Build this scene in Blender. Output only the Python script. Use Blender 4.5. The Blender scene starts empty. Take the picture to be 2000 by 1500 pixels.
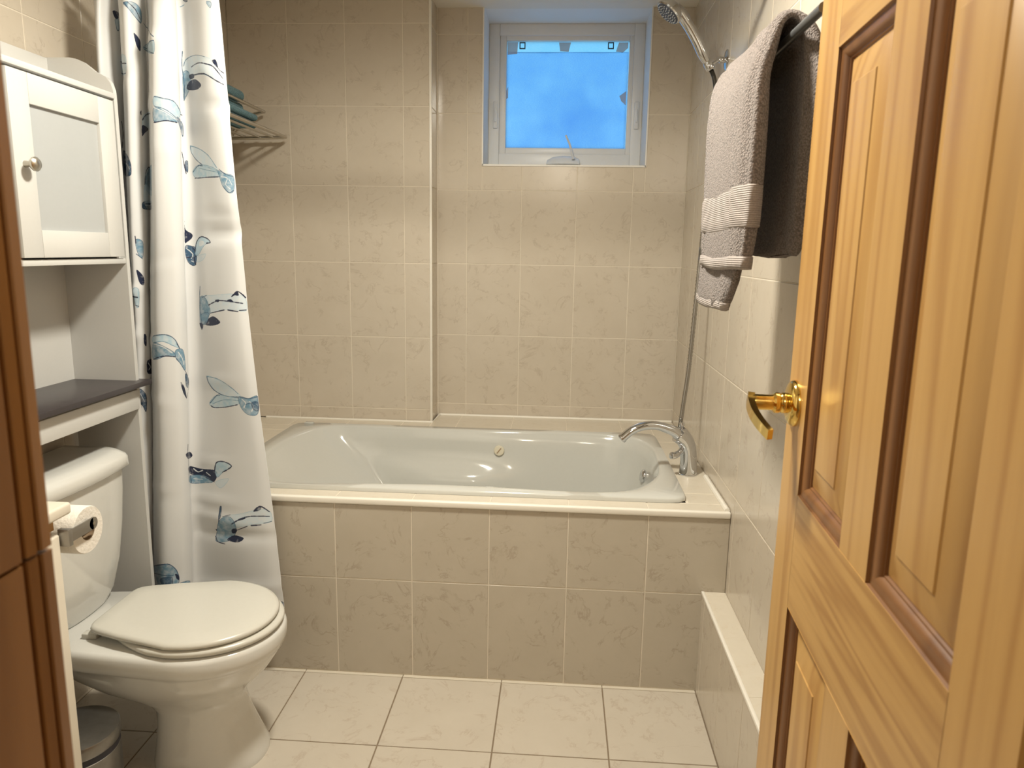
import bpy, bmesh, math, random
import numpy as np
from mathutils import Matrix, Vector

# ------------------------------------------------------------------ camera, light, exposure
scene = bpy.context.scene
COL = scene.collection
cam_data = bpy.data.cameras.new('camera')
cam = bpy.data.objects.new('camera', cam_data)
COL.objects.link(cam)
cam_data.sensor_width = 36.0
cam_data.lens = 25.497
cam_data.clip_start = 0.02
cr, cu, cf = Vector((0.99766364, 0.06616105, 0.01702899)), Vector((-0.02873388, 0.18022302, 0.98320599)), Vector((-0.06198092, 0.98139817, -0.18170302))
cam.matrix_world = Matrix(((cr.x, cu.x, -cf.x, -0.5494), (cr.y, cu.y, -cf.y, -2.1758), (cr.z, cu.z, -cf.z, 1.4001), (0, 0, 0, 1)))
cam_data.dof.use_dof = True
cam_data.dof.focus_distance = 2.6
cam_data.dof.aperture_fstop = 8.5
scene.camera = cam

scene.view_settings.view_transform = 'Standard'
scene.view_settings.look = 'None'
scene.view_settings.gamma = 1.0
scene.view_settings.use_curve_mapping = False
scene.view_settings.exposure = 0.04

world = bpy.data.worlds.new('dusk_sky')
scene.world = world
world.use_nodes = True
wbg = world.node_tree.nodes['Background']
wbg.inputs['Color'].default_value = (0.205, 0.58, 0.90, 1)
wbg.inputs['Strength'].default_value = 3.6

def lamp(name, kind, loc, energy, color, rot=(0, 0, 0), **kw):
    l = bpy.data.lights.new(name, kind)
    l.energy = energy
    l.color = color
    for k, v in kw.items():
        setattr(l, k, v)
    o = bpy.data.objects.new(name, l)
    o.location = loc
    o.rotation_euler = rot
    COL.objects.link(o)
    return o

LAMP_AT = (-0.82, -0.58, 2.385)
lamp('ceiling_lamp', 'SPOT', LAMP_AT, 66, (1.0, 0.945, 0.81), spot_size=math.radians(175), spot_blend=0.42, shadow_soft_size=0.11)
lamp('ceiling_lamp_face', 'AREA', LAMP_AT, 22, (1.0, 0.945, 0.81), shape='DISK', size=0.22)
lamp('hall_fill', 'POINT', (-0.55, -2.9, 2.2), 18, (1.0, 0.90, 0.74), shadow_soft_size=0.12)  # fill light added behind the camera to brighten curtain, vanity and jamb

# ------------------------------------------------------------------ materials
def new_mat(name):
    m = bpy.data.materials.new(name)
    m.use_nodes = True
    nt = m.node_tree
    return m, nt, nt.nodes['Principled BSDF'], nt.nodes, nt.links

def plain(name, color, rough=0.5, metal=0.0, bump=0.0, bscale=80.0, vary=0.0, spec=0.5, coat=0.0):
    m, nt, b, N, L = new_mat(name)
    b.inputs['Base Color'].default_value = (*color, 1)
    b.inputs['Roughness'].default_value = rough
    b.inputs['Metallic'].default_value = metal
    b.inputs['Specular IOR Level'].default_value = spec
    b.inputs['Coat Weight'].default_value = coat
    b.inputs['Coat Roughness'].default_value = 0.05
    tc = N.new('ShaderNodeTexCoord')
    nz = N.new('ShaderNodeTexNoise')
    nz.inputs['Scale'].default_value = bscale
    nz.inputs['Detail'].default_value = 4
    L.new(tc.outputs['Object'], nz.inputs['Vector'])
    if bump:
        bp = N.new('ShaderNodeBump')
        bp.inputs['Strength'].default_value = bump
        bp.inputs['Distance'].default_value = 0.002
        L.new(nz.outputs['Fac'], bp.inputs['Height'])
        L.new(bp.outputs['Normal'], b.inputs['Normal'])
    mx = N.new('ShaderNodeMix')
    mx.data_type = 'RGBA'
    k = 1 - (vary or 0.04)
    mx.inputs[6].default_value = (color[0] * k, color[1] * k, color[2] * k, 1)
    mx.inputs[7].default_value = (*color, 1)
    L.new(nz.outputs['Fac'], mx.inputs[0])
    L.new(mx.outputs[2], b.inputs['Base Color'])
    return m

def tile_mat(name, base, vein, rough, vein_amt=0.75, scale=1.0):
    m, nt, b, N, L = new_mat(name)
    tc = N.new('ShaderNodeTexCoord')
    oi = N.new('ShaderNodeObjectInfo')
    mul = N.new('ShaderNodeVectorMath'); mul.operation = 'SCALE'
    mul.inputs[0].default_value = (37.0, 21.0, 13.0)
    L.new(oi.outputs['Random'], mul.inputs['Scale'])
    add = N.new('ShaderNodeVectorMath'); add.operation = 'ADD'
    L.new(tc.outputs['Object'], add.inputs[0]); L.new(mul.outputs[0], add.inputs[1])
    # thin wandering veins: where a warped noise crosses its middle value
    n1 = N.new('ShaderNodeTexNoise')
    n1.inputs['Scale'].default_value = 7.5 * scale; n1.inputs['Detail'].default_value = 7
    n1.inputs['Roughness'].default_value = 0.62; n1.inputs['Distortion'].default_value = 0.55
    L.new(add.outputs[0], n1.inputs['Vector'])
    s = N.new('ShaderNodeMath'); s.operation = 'SUBTRACT'; s.inputs[1].default_value = 0.5
    a = N.new('ShaderNodeMath'); a.operation = 'ABSOLUTE'
    L.new(n1.outputs['Fac'], s.inputs[0]); L.new(s.outputs[0], a.inputs[0])
    r1 = N.new('ShaderNodeMapRange')
    r1.inputs['From Min'].default_value = 0.0; r1.inputs['From Max'].default_value = 0.024
    r1.inputs['To Min'].default_value = 1.0; r1.inputs['To Max'].default_value = 0.0
    L.new(a.outputs[0], r1.inputs['Value'])
    n2 = N.new('ShaderNodeTexNoise')
    n2.inputs['Scale'].default_value = 24 * scale; n2.inputs['Detail'].default_value = 3
    L.new(add.outputs[0], n2.inputs['Vector'])
    r2 = N.new('ShaderNodeMapRange')
    r2.inputs['From Min'].default_value = 0.42; r2.inputs['From Max'].default_value = 0.62
    L.new(n2.outputs['Fac'], r2.inputs['Value'])
    mm = N.new('ShaderNodeMath'); mm.operation = 'MULTIPLY'
    L.new(r1.outputs[0], mm.inputs[0]); L.new(r2.outputs[0], mm.inputs[1])
    m2 = N.new('ShaderNodeMath'); m2.operation = 'MULTIPLY'; m2.inputs[1].default_value = vein_amt
    L.new(mm.outputs[0], m2.inputs[0])
    n3 = N.new('ShaderNodeTexNoise')
    n3.inputs['Scale'].default_value = 7 * scale; n3.inputs['Detail'].default_value = 8; n3.inputs['Roughness'].default_value = 0.7
    L.new(add.outputs[0], n3.inputs['Vector'])
    mx0 = N.new('ShaderNodeMix'); mx0.data_type = 'RGBA'
    mx0.inputs[6].default_value = (base[0] * 0.90, base[1] * 0.89, base[2] * 0.87, 1)
    mx0.inputs[7].default_value = (base[0] * 1.06, base[1] * 1.07, base[2] * 1.08, 1)
    L.new(n3.outputs['Fac'], mx0.inputs[0])
    mx = N.new('ShaderNodeMix'); mx.data_type = 'RGBA'
    L.new(m2.outputs[0], mx.inputs[0]); L.new(mx0.outputs[2], mx.inputs[6])
    mx.inputs[7].default_value = (*vein, 1)
    L.new(mx.outputs[2], b.inputs['Base Color'])
    b.inputs['Roughness'].default_value = rough
    bp = N.new('ShaderNodeBump'); bp.inputs['Strength'].default_value = 0.05; bp.inputs['Distance'].default_value = 0.002
    L.new(n3.outputs['Fac'], bp.inputs['Height']); L.new(bp.outputs['Normal'], b.inputs['Normal'])
    return m

def wood_mat(name, stretch, light, dark, rough=0.38):
    m, nt, b, N, L = new_mat(name)
    tc = N.new('ShaderNodeTexCoord'); oi = N.new('ShaderNodeObjectInfo')
    mul = N.new('ShaderNodeVectorMath'); mul.operation = 'SCALE'; mul.inputs[0].default_value = (3.1, 5.7, 4.3)
    L.new(oi.outputs['Random'], mul.inputs['Scale'])
    add = N.new('ShaderNodeVectorMath'); add.operation = 'ADD'
    L.new(tc.outputs['Object'], add.inputs[0]); L.new(mul.outputs[0], add.inputs[1])
    mp = N.new('ShaderNodeVectorMath'); mp.operation = 'MULTIPLY'; mp.inputs[1].default_value = stretch
    L.new(add.outputs[0], mp.inputs[0])
    n1 = N.new('ShaderNodeTexNoise'); n1.inputs['Scale'].default_value = 1.0; n1.inputs['Detail'].default_value = 2.0
    L.new(mp.outputs[0], n1.inputs['Vector'])
    rg = N.new('ShaderNodeMath'); rg.operation = 'MULTIPLY'; rg.inputs[1].default_value = 34.0
    L.new(n1.outputs['Fac'], rg.inputs[0])
    sn = N.new('ShaderNodeMath'); sn.operation = 'SINE'; L.new(rg.outputs[0], sn.inputs[0])
    r1 = N.new('ShaderNodeMapRange'); r1.inputs['From Min'].default_value = -1; r1.inputs['From Max'].default_value = 1
    L.new(sn.outputs[0], r1.inputs['Value'])
    pw = N.new('ShaderNodeMath'); pw.operation = 'POWER'; pw.inputs[1].default_value = 2.2; L.new(r1.outputs[0], pw.inputs[0])
    n2 = N.new('ShaderNodeTexNoise'); n2.inputs['Scale'].default_value = 9.0; n2.inputs['Detail'].default_value = 5
    L.new(mp.outputs[0], n2.inputs['Vector'])
    ad = N.new('ShaderNodeMath'); ad.operation = 'MULTIPLY_ADD'; ad.inputs[1].default_value = 0.5
    L.new(n2.outputs['Fac'], ad.inputs[0])
    m5 = N.new('ShaderNodeMath'); m5.operation = 'MULTIPLY'; m5.inputs[1].default_value = 0.55
    L.new(pw.outputs[0], m5.inputs[0]); L.new(m5.outputs[0], ad.inputs[2])
    mx = N.new('ShaderNodeMix'); mx.data_type = 'RGBA'
    mx.inputs[6].default_value = (*light, 1); mx.inputs[7].default_value = (*dark, 1)
    L.new(ad.outputs[0], mx.inputs[0]); L.new(mx.outputs[2], b.inputs['Base Color'])
    b.inputs['Roughness'].default_value = rough
    b.inputs['Coat Weight'].default_value = 0.15; b.inputs['Coat Roughness'].default_value = 0.25
    return m

def terry_mat(name, color, ribs=False):
    m, nt, b, N, L = new_mat(name)
    tc = N.new('ShaderNodeTexCoord')
    v = N.new('ShaderNodeTexVoronoi'); v.inputs['Scale'].default_value = 260
    n = N.new('ShaderNodeTexNoise'); n.inputs['Scale'].default_value = 420; n.inputs['Detail'].default_value = 3
    L.new(tc.outputs['Object'], v.inputs['Vector']); L.new(tc.outputs['Object'], n.inputs['Vector'])
    ad = N.new('ShaderNodeMath'); ad.operation = 'ADD'
    L.new(v.outputs['Distance'], ad.inputs[0]); L.new(n.outputs['Fac'], ad.inputs[1])
    mx = N.new('ShaderNodeMix'); mx.data_type = 'RGBA'
    rr = N.new('ShaderNodeMapRange'); rr.inputs['From Min'].default_value = 0.55; rr.inputs['From Max'].default_value = 1.25
    L.new(ad.outputs[0], rr.inputs['Value'])
    mx.inputs[6].default_value = (color[0] * 1.3, color[1] * 1.3, color[2] * 1.3, 1)
    mx.inputs[7].default_value = (color[0] * 0.6, color[1] * 0.6, color[2] * 0.6, 1)
    L.new(rr.outputs[0], mx.inputs[0]); L.new(mx.outputs[2], b.inputs['Base Color'])
    b.inputs['Roughness'].default_value = 0.95
    b.inputs['Sheen Weight'].default_value = 0.25
    b.inputs['Specular IOR Level'].default_value = 0.1
    bp = N.new('ShaderNodeBump'); bp.inputs['Strength'].default_value = 0.9; bp.inputs['Distance'].default_value = 0.004
    bp.invert = True
    if ribs:
        sx = N.new('ShaderNodeSeparateXYZ'); L.new(tc.outputs['Object'], sx.inputs[0])
        k = N.new('ShaderNodeMath'); k.operation = 'MULTIPLY'; k.inputs[1].default_value = 1650.0
        L.new(sx.outputs['Z'], k.inputs[0])
        sn = N.new('ShaderNodeMath'); sn.operation = 'SINE'; L.new(k.outputs[0], sn.inputs[0])
        L.new(sn.outputs[0], bp.inputs['Height']); bp.inputs['Distance'].default_value = 0.0012
        bp.inputs['Strength'].default_value = 0.8
        mx.inputs[7].default_value = (color[0] * 1.05, color[1] * 1.05, color[2] * 1.05, 1)
        b.inputs['Roughness'].default_value = 0.6
        b.inputs['Specular IOR Level'].default_value = 0.4
    else:
        L.new(ad.outputs[0], bp.inputs['Height'])
    L.new(bp.outputs['Normal'], b.inputs['Normal'])
    return m

def film_mat(name, color, weave=0.12):
    m, nt, b, N, L = new_mat(name)
    N.remove(b)
    out = N['Material Output']
    tc = N.new('ShaderNodeTexCoord')
    sp = N.new('ShaderNodeVectorMath'); sp.operation = 'MULTIPLY'; sp.inputs[1].default_value = (160, 160, 520)
    L.new(tc.outputs['Object'], sp.inputs[0])
    n = N.new('ShaderNodeTexNoise'); n.inputs['Scale'].default_value = 1.0; n.inputs['Detail'].default_value = 2
    L.new(sp.outputs[0], n.inputs['Vector'])
    n2 = N.new('ShaderNodeTexNoise'); n2.inputs['Scale'].default_value = 5.0; n2.inputs['Detail'].default_value = 3
    L.new(tc.outputs['Object'], n2.inputs['Vector'])
    ad = N.new('ShaderNodeMath'); ad.operation = 'ADD'; L.new(n.outputs['Fac'], ad.inputs[0]); L.new(n2.outputs['Fac'], ad.inputs[1])
    rr = N.new('ShaderNodeMapRange'); rr.inputs['From Min'].default_value = 0.7; rr.inputs['From Max'].default_value = 1.3
    L.new(ad.outputs[0], rr.inputs['Value'])
    mx = N.new('ShaderNodeMix'); mx.data_type = 'RGBA'
    k = 1 - weave * 2
    mx.inputs[6].default_value = (color[0] * k * 0.85, color[1] * k, color[2] * (1 - weave * 0.6), 1)
    mx.inputs[7].default_value = (*color, 1)
    L.new(rr.outputs[0], mx.inputs[0])
    t = N.new('ShaderNodeBsdfTranslucent'); d = N.new('ShaderNodeBsdfDiffuse')
    L.new(mx.outputs[2], t.inputs['Color']); d.inputs['Color'].default_value = (color[0] * .5, color[1] * .5, color[2] * .5, 1)
    ms = N.new('ShaderNodeMixShader'); ms.inputs[0].default_value = 0.12
    L.new(t.outputs[0], ms.inputs[1]); L.new(d.outputs[0], ms.inputs[2]); L.new(ms.outputs[0], out.inputs['Surface'])
    return m

def thin_glass(name):
    m, nt, b, N, L = new_mat(name)
    N.remove(b)
    out = N['Material Output']
    t = N.new('ShaderNodeBsdfTransparent'); g = N.new('ShaderNodeBsdfGlossy'); g.inputs['Roughness'].default_value = 0.02
    fr = N.new('ShaderNodeFresnel'); fr.inputs['IOR'].default_value = 1.45
    t.inputs['Color'].default_value = (0.96, 0.98, 0.98, 1)
    ms = N.new('ShaderNodeMixShader')
    L.new(fr.outputs[0], ms.inputs[0]); L.new(t.outputs[0], ms.inputs[1]); L.new(g.outputs[0], ms.inputs[2])
    L.new(ms.outputs[0], out.inputs['Surface'])
    return m

def tape_mat(name):
    m, nt, b, N, L = new_mat(name)
    N.remove(b)
    t = N.new('ShaderNodeBsdfTransparent'); d = N.new('ShaderNodeBsdfDiffuse')
    t.inputs['Color'].default_value = (0.90, 0.78, 0.76, 1)
    d.inputs['Color'].default_value = (0.62, 0.60, 0.58, 1)
    ms = N.new('ShaderNodeMixShader'); ms.inputs[0].default_value = 0.42
    L.new(t.outputs[0], ms.inputs[1]); L.new(d.outputs[0], ms.inputs[2]); L.new(ms.outputs[0], N['Material Output'].inputs['Surface'])
    return m

M = dict(
    wall_tile=tile_mat('wall_tile', (0.580, 0.515, 0.427), (0.36, 0.29, 0.22), 0.19, 0.42),
    floor_tile=tile_mat('floor_tile', (0.55, 0.495, 0.417), (0.40, 0.32, 0.25), 0.30, 0.55),
    tub_tile=tile_mat('tub_front_tile', (0.50, 0.447, 0.367), (0.32, 0.255, 0.19), 0.22, 0.5),
    deck_tile=tile_mat('deck_tile', (0.66, 0.60, 0.50), (0.58, 0.49, 0.37), 0.25, 0.4, 1.6),
    grout=plain('light_grout', (0.75, 0.68, 0.57), 0.85, bump=0.3, bscale=300, vary=0.12),
    floor_grout=plain('floor_grout', (0.27, 0.205, 0.14), 0.9, bump=0.3, bscale=300, vary=0.3),
    caulk=plain('white_caulk', (0.82, 0.78, 0.70), 0.4),
    paint=plain('white_paint', (0.80, 0.78, 0.74), 0.55, bump=0.05, bscale=200),
    ceiling=plain('ceiling_paint', (0.78, 0.74, 0.66), 0.8, bump=0.1, bscale=150),
    hallpaint=plain('hall_paint', (0.50, 0.42, 0.32), 0.8),
    hallfloor=plain('hall_floor', (0.30, 0.20, 0.11), 0.5),
    vinyl=plain('white_vinyl', (0.78, 0.78, 0.77), 0.35),
    cream=plain('cream_plastic', (0.66, 0.61, 0.48), 0.35),
    acrylic=plain('white_acrylic', (0.58, 0.58, 0.545), 0.10, coat=0.3),
    china=plain('white_china', (0.69, 0.685, 0.65), 0.08, coat=0.4),
    seat=plain('ivory_plastic', (0.63, 0.615, 0.555), 0.25),
    cabinet=plain('white_laminate', (0.61, 0.605, 0.585), 0.35, bump=0.03, bscale=200),
    vanity=plain('cream_laminate', (0.78, 0.72, 0.61), 0.38),
    darkwood=plain('dark_laminate', (0.055, 0.047, 0.050), 0.35, vary=0.25, bscale=30),
    frost=plain('frosted_glass', (0.42, 0.435, 0.44), 0.22),
    hosesteel=plain('hose_steel', (0.42, 0.41, 0.39), 0.25, 1.0),
    chrome=plain('chrome', (0.66, 0.67, 0.69), 0.06, 1.0),
    satin=plain('satin_nickel', (0.55, 0.52, 0.46), 0.28, 1.0),
    greymetal=plain('grey_metal', (0.36, 0.345, 0.32), 0.38, 0.85),
    rodmetal=plain('dark_grey_rod', (0.21, 0.215, 0.22), 0.35, 0.75),
    steel=plain('brushed_steel', (0.30, 0.29, 0.275), 0.36, 0.95, bump=0.2, bscale=60, vary=0.25),
    brass=plain('polished_brass', (0.83, 0.58, 0.17), 0.10, 1.0),
    black=plain('black_plastic', (0.012, 0.011, 0.02), 0.35),
    darkrubber=plain('nozzle_rubber', (0.05, 0.055, 0.07), 0.5),
    pine_v=wood_mat('pine_upright_grain', (9, 9, 0.55), (0.60, 0.36, 0.118), (0.40, 0.20, 0.05)),
    pine_h=wood_mat('pine_level_grain', (12, 0.7, 20), (0.60, 0.36, 0.118), (0.36, 0.175, 0.043)),
    pine_dark=wood_mat('dark_pine', (9, 9, 0.55), (0.34, 0.165, 0.048), (0.20, 0.085, 0.022)),  # darker brown pine of the door frame
    moulding=wood_mat('stained_shaded_moulding', (9, 9, 0.55), (0.235, 0.105, 0.032), (0.15, 0.06, 0.018)),  # stain, with the shade of the panel grooves painted into its colour
    towel=terry_mat('taupe_terry', (0.285, 0.240, 0.220)),
    towelrib=terry_mat('taupe_band', (0.34, 0.292, 0.268), True),
    blue=terry_mat('teal_terry', (0.13, 0.30, 0.36)),
    paper=plain('tissue_paper', (0.84, 0.80, 0.73), 0.95, bump=0.8, bscale=140),
    card=plain('cardboard_core', (0.33, 0.23, 0.14), 0.9),
    film=film_mat('blue_fabric_film', (0.80, 0.86, 0.92)),
    tape=tape_mat('translucent_tape'),
    glass=thin_glass('window_glass'),
)

# ------------------------------------------------------------------ helpers
def finish(bm, name, mat, parent=None, smooth=True, angle=38):
    bmesh.ops.recalc_face_normals(bm, faces=bm.faces[:])
    me = bpy.data.meshes.new(name)
    bm.to_mesh(me); bm.free()
    me.materials.append(M[mat] if isinstance(mat, str) else mat)
    if smooth:
        me.shade_smooth()
        me.set_sharp_from_angle(angle=math.radians(angle))
    o = bpy.data.objects.new(name, me)
    COL.objects.link(o)
    if parent is not None:
        attach(o, parent)
    return o

def attach(o, parent):
    o.parent = parent
    if parent.type == 'EMPTY':
        o.matrix_parent_inverse = (Matrix.Translation(parent.location) @ parent.rotation_euler.to_matrix().to_4x4()).inverted()

def tag(o, label, cat, group=None):
    o['label'] = label
    o['category'] = cat
    if group:
        o['group'] = group
    return o

def thing(name, loc, label, cat, group=None):
    o = bpy.data.objects.new(name, None)
    o.empty_display_size = 0.05
    COL.objects.link(o)
    o.location = loc
    return tag(o, label, cat, group)

def structure(o, label=None):
    o['kind'] = 'structure'
    if label:
        o['label'] = label
    return o

def bx(bm, x0, x1, y0, y1, z0, z1, bev=0.0, seg=2, mtx=None):
    r = bmesh.ops.create_cube(bm, size=1.0)
    vs = r['verts']
    for v in vs:
        v.co = Vector((x0 + (v.co.x + .5) * (x1 - x0), y0 + (v.co.y + .5) * (y1 - y0), z0 + (v.co.z + .5) * (z1 - z0)))
    if mtx is not None:
        for v in vs:
            v.co = mtx @ v.co
    if bev:
        es = list({e for v in vs for e in v.link_edges})
        bmesh.ops.bevel(bm, geom=es, offset=bev, segments=seg, affect='EDGES', profile=0.5)
    return bm

def box(name, mat, parent, x0, x1, y0, y1, z0, z1, bev=0.0, seg=2, mtx=None):
    return finish(bx(bmesh.new(), x0, x1, y0, y1, z0, z1, bev, seg, mtx), name, mat, parent)

def loft(bm, rings, cap0=True, cap1=True, closed=True):
    prev = None; first = None
    for r in rings:
        vs = [bm.verts.new(p) for p in r]
        if prev:
            n = len(vs)
            for i in range(n if closed else n - 1):
                j = (i + 1) % n
                bm.faces.new((prev[i], prev[j], vs[j], vs[i]))
        else:
            first = vs
        prev = vs
    if cap0 and closed:
        bm.faces.new(first[::-1])
    if cap1 and closed:
        bm.faces.new(prev)
    return bm

def sweep(bm, pts, rad, seg=12, flat=None, up=Vector((0, 0, 1)), cap=True, spin=0.0):
    """tube along pts; rad a number or a list; flat=(a,b) gives an elliptic section"""
    pts = [Vector(p) for p in pts]
    n = len(pts)
    rings = []
    side = None
    for i, p in enumerate(pts):
        t = (pts[min(i + 1, n - 1)] - pts[max(i - 1, 0)]).normalized()
        if side is None:
            u = up if abs(t.dot(up)) < 0.95 else Vector((1, 0, 0))
            side = t.cross(u).normalized()
        else:
            side = (side - t * side.dot(t)).normalized()
        nb = t.cross(side).normalized()
        r = rad[i] if isinstance(rad, (list, tuple)) else rad
        fa, fb = flat if flat else (1, 1)
        rings.append([p + side * (math.cos(a) * r * fa) + nb * (math.sin(a) * r * fb) for a in [2 * math.pi * k / seg + spin for k in range(seg)]])
    return loft(bm, rings, cap, cap)

def spline(pts, n=8, closed=False):
    P = [Vector(p) for p in pts]
    m = len(P); out = []
    for i in range(m if closed else m - 1):
        if closed:
            a, b, c, d = P[(i - 1) % m], P[i], P[(i + 1) % m], P[(i + 2) % m]
        else:
            a, b, c, d = P[max(i - 1, 0)], P[i], P[i + 1], P[min(i + 2, m - 1)]
        for k in range(n):
            t = k / n
            out.append(0.5 * ((2 * b) + (c - a) * t + (2 * a - 5 * b + 4 * c - d) * t * t + (3 * b - a - 3 * c + d) * t ** 3))
    if not closed:
        out.append(P[-1])
    return out

def lathe(bm, prof, centre, axis, seg=32, cap0=True, cap1=True):
    """prof: list of (radius, distance along axis)"""
    ax = Vector(axis).normalized()
    u = ax.orthogonal().normalized(); v = ax.cross(u)
    c = Vector(centre)
    rings = [[c + ax * h + u * (math.cos(2 * math.pi * k / seg) * r) + v * (math.sin(2 * math.pi * k / seg) * r) for k in range(seg)] for r, h in prof]
    return loft(bm, rings, cap0, cap1)

def prism(bm, poly, f0, f1):
    """poly 2-D points; f0/f1 map a 2-D point to 3-D on the two end faces"""
    return loft(bm, [[f0(p) for p in poly], [f1(p) for p in poly]])

_tile_cache = {}
def tile_mesh(w, h, mat, t=0.004, c=0.0009):
    key = (round(w, 4), round(h, 4), mat)
    if key in _tile_cache:
        return _tile_cache[key]
    a, b = w / 2, h / 2
    c = min(c, a * .6, b * .6)
    V = [(-a, -b, -.002), (a, -b, -.002), (a, b, -.002), (-a, b, -.002),
         (-a, -b, t - c), (a, -b, t - c), (a, b, t - c), (-a, b, t - c),
         (-a + c, -b + c, t), (a - c, -b + c, t), (a - c, b - c, t), (-a + c, b - c, t)]
    F = []
    for k in (0, 4):
        for i in range(4):
            j = (i + 1) % 4
            F.append((k + i, k + j, k + 4 + j, k + 4 + i))
    F.append((8, 9, 10, 11))
    me = bpy.data.meshes.new('tile')
    me.from_pydata(V, [], F)
    me.materials.append(M[mat])
    _tile_cache[key] = me
    return me

_rnd = random.Random(7)
def tiles(parent, O, u, v, ucuts, vcuts, mat, gap=0.0035, hole=None, name='tile', jitter=0.0002):
    """lay tiles between the cut lines on the plane through O spanned by u and v"""
    O, u, v = Vector(O), Vector(u), Vector(v)
    n = u.cross(v)
    cells = []
    for i in range(len(ucuts) - 1):
        for j in range(len(vcuts) - 1):
            c = (ucuts[i], ucuts[i + 1], vcuts[j], vcuts[j + 1])
            if hole and c[0] < hole[1] and c[1] > hole[0] and c[2] < hole[3] and c[3] > hole[2]:
                a0, a1, b0, b1 = c
                if a0 < hole[0]:
                    cells.append((a0, hole[0], b0, b1)); a0 = hole[0]
                if a1 > hole[1]:
                    cells.append((hole[1], a1, b0, b1)); a1 = hole[1]
                if b0 < hole[2]:
                    cells.append((a0, a1, b0, hole[2]))
                if b1 > hole[3]:
                    cells.append((a0, a1, hole[3], b1))
            else:
                cells.append(c)
    for a0, a1, b0, b1 in cells:
        w, h = a1 - a0 - gap, b1 - b0 - gap
        if w < 0.006 or h < 0.006:
            continue
        o = bpy.data.objects.new(name, tile_mesh(w, h, mat))
        COL.objects.link(o)
        o.parent = parent
        p = O + u * ((a0 + a1) / 2) + v * ((b0 + b1) / 2) + n * (-0.004 + _rnd.uniform(-jitter, jitter))
        o.matrix_basis = Matrix(((u.x, v.x, n.x, p.x), (u.y, v.y, n.y, p.y), (u.z, v.z, n.z, p.z), (0, 0, 0, 1)))

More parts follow.
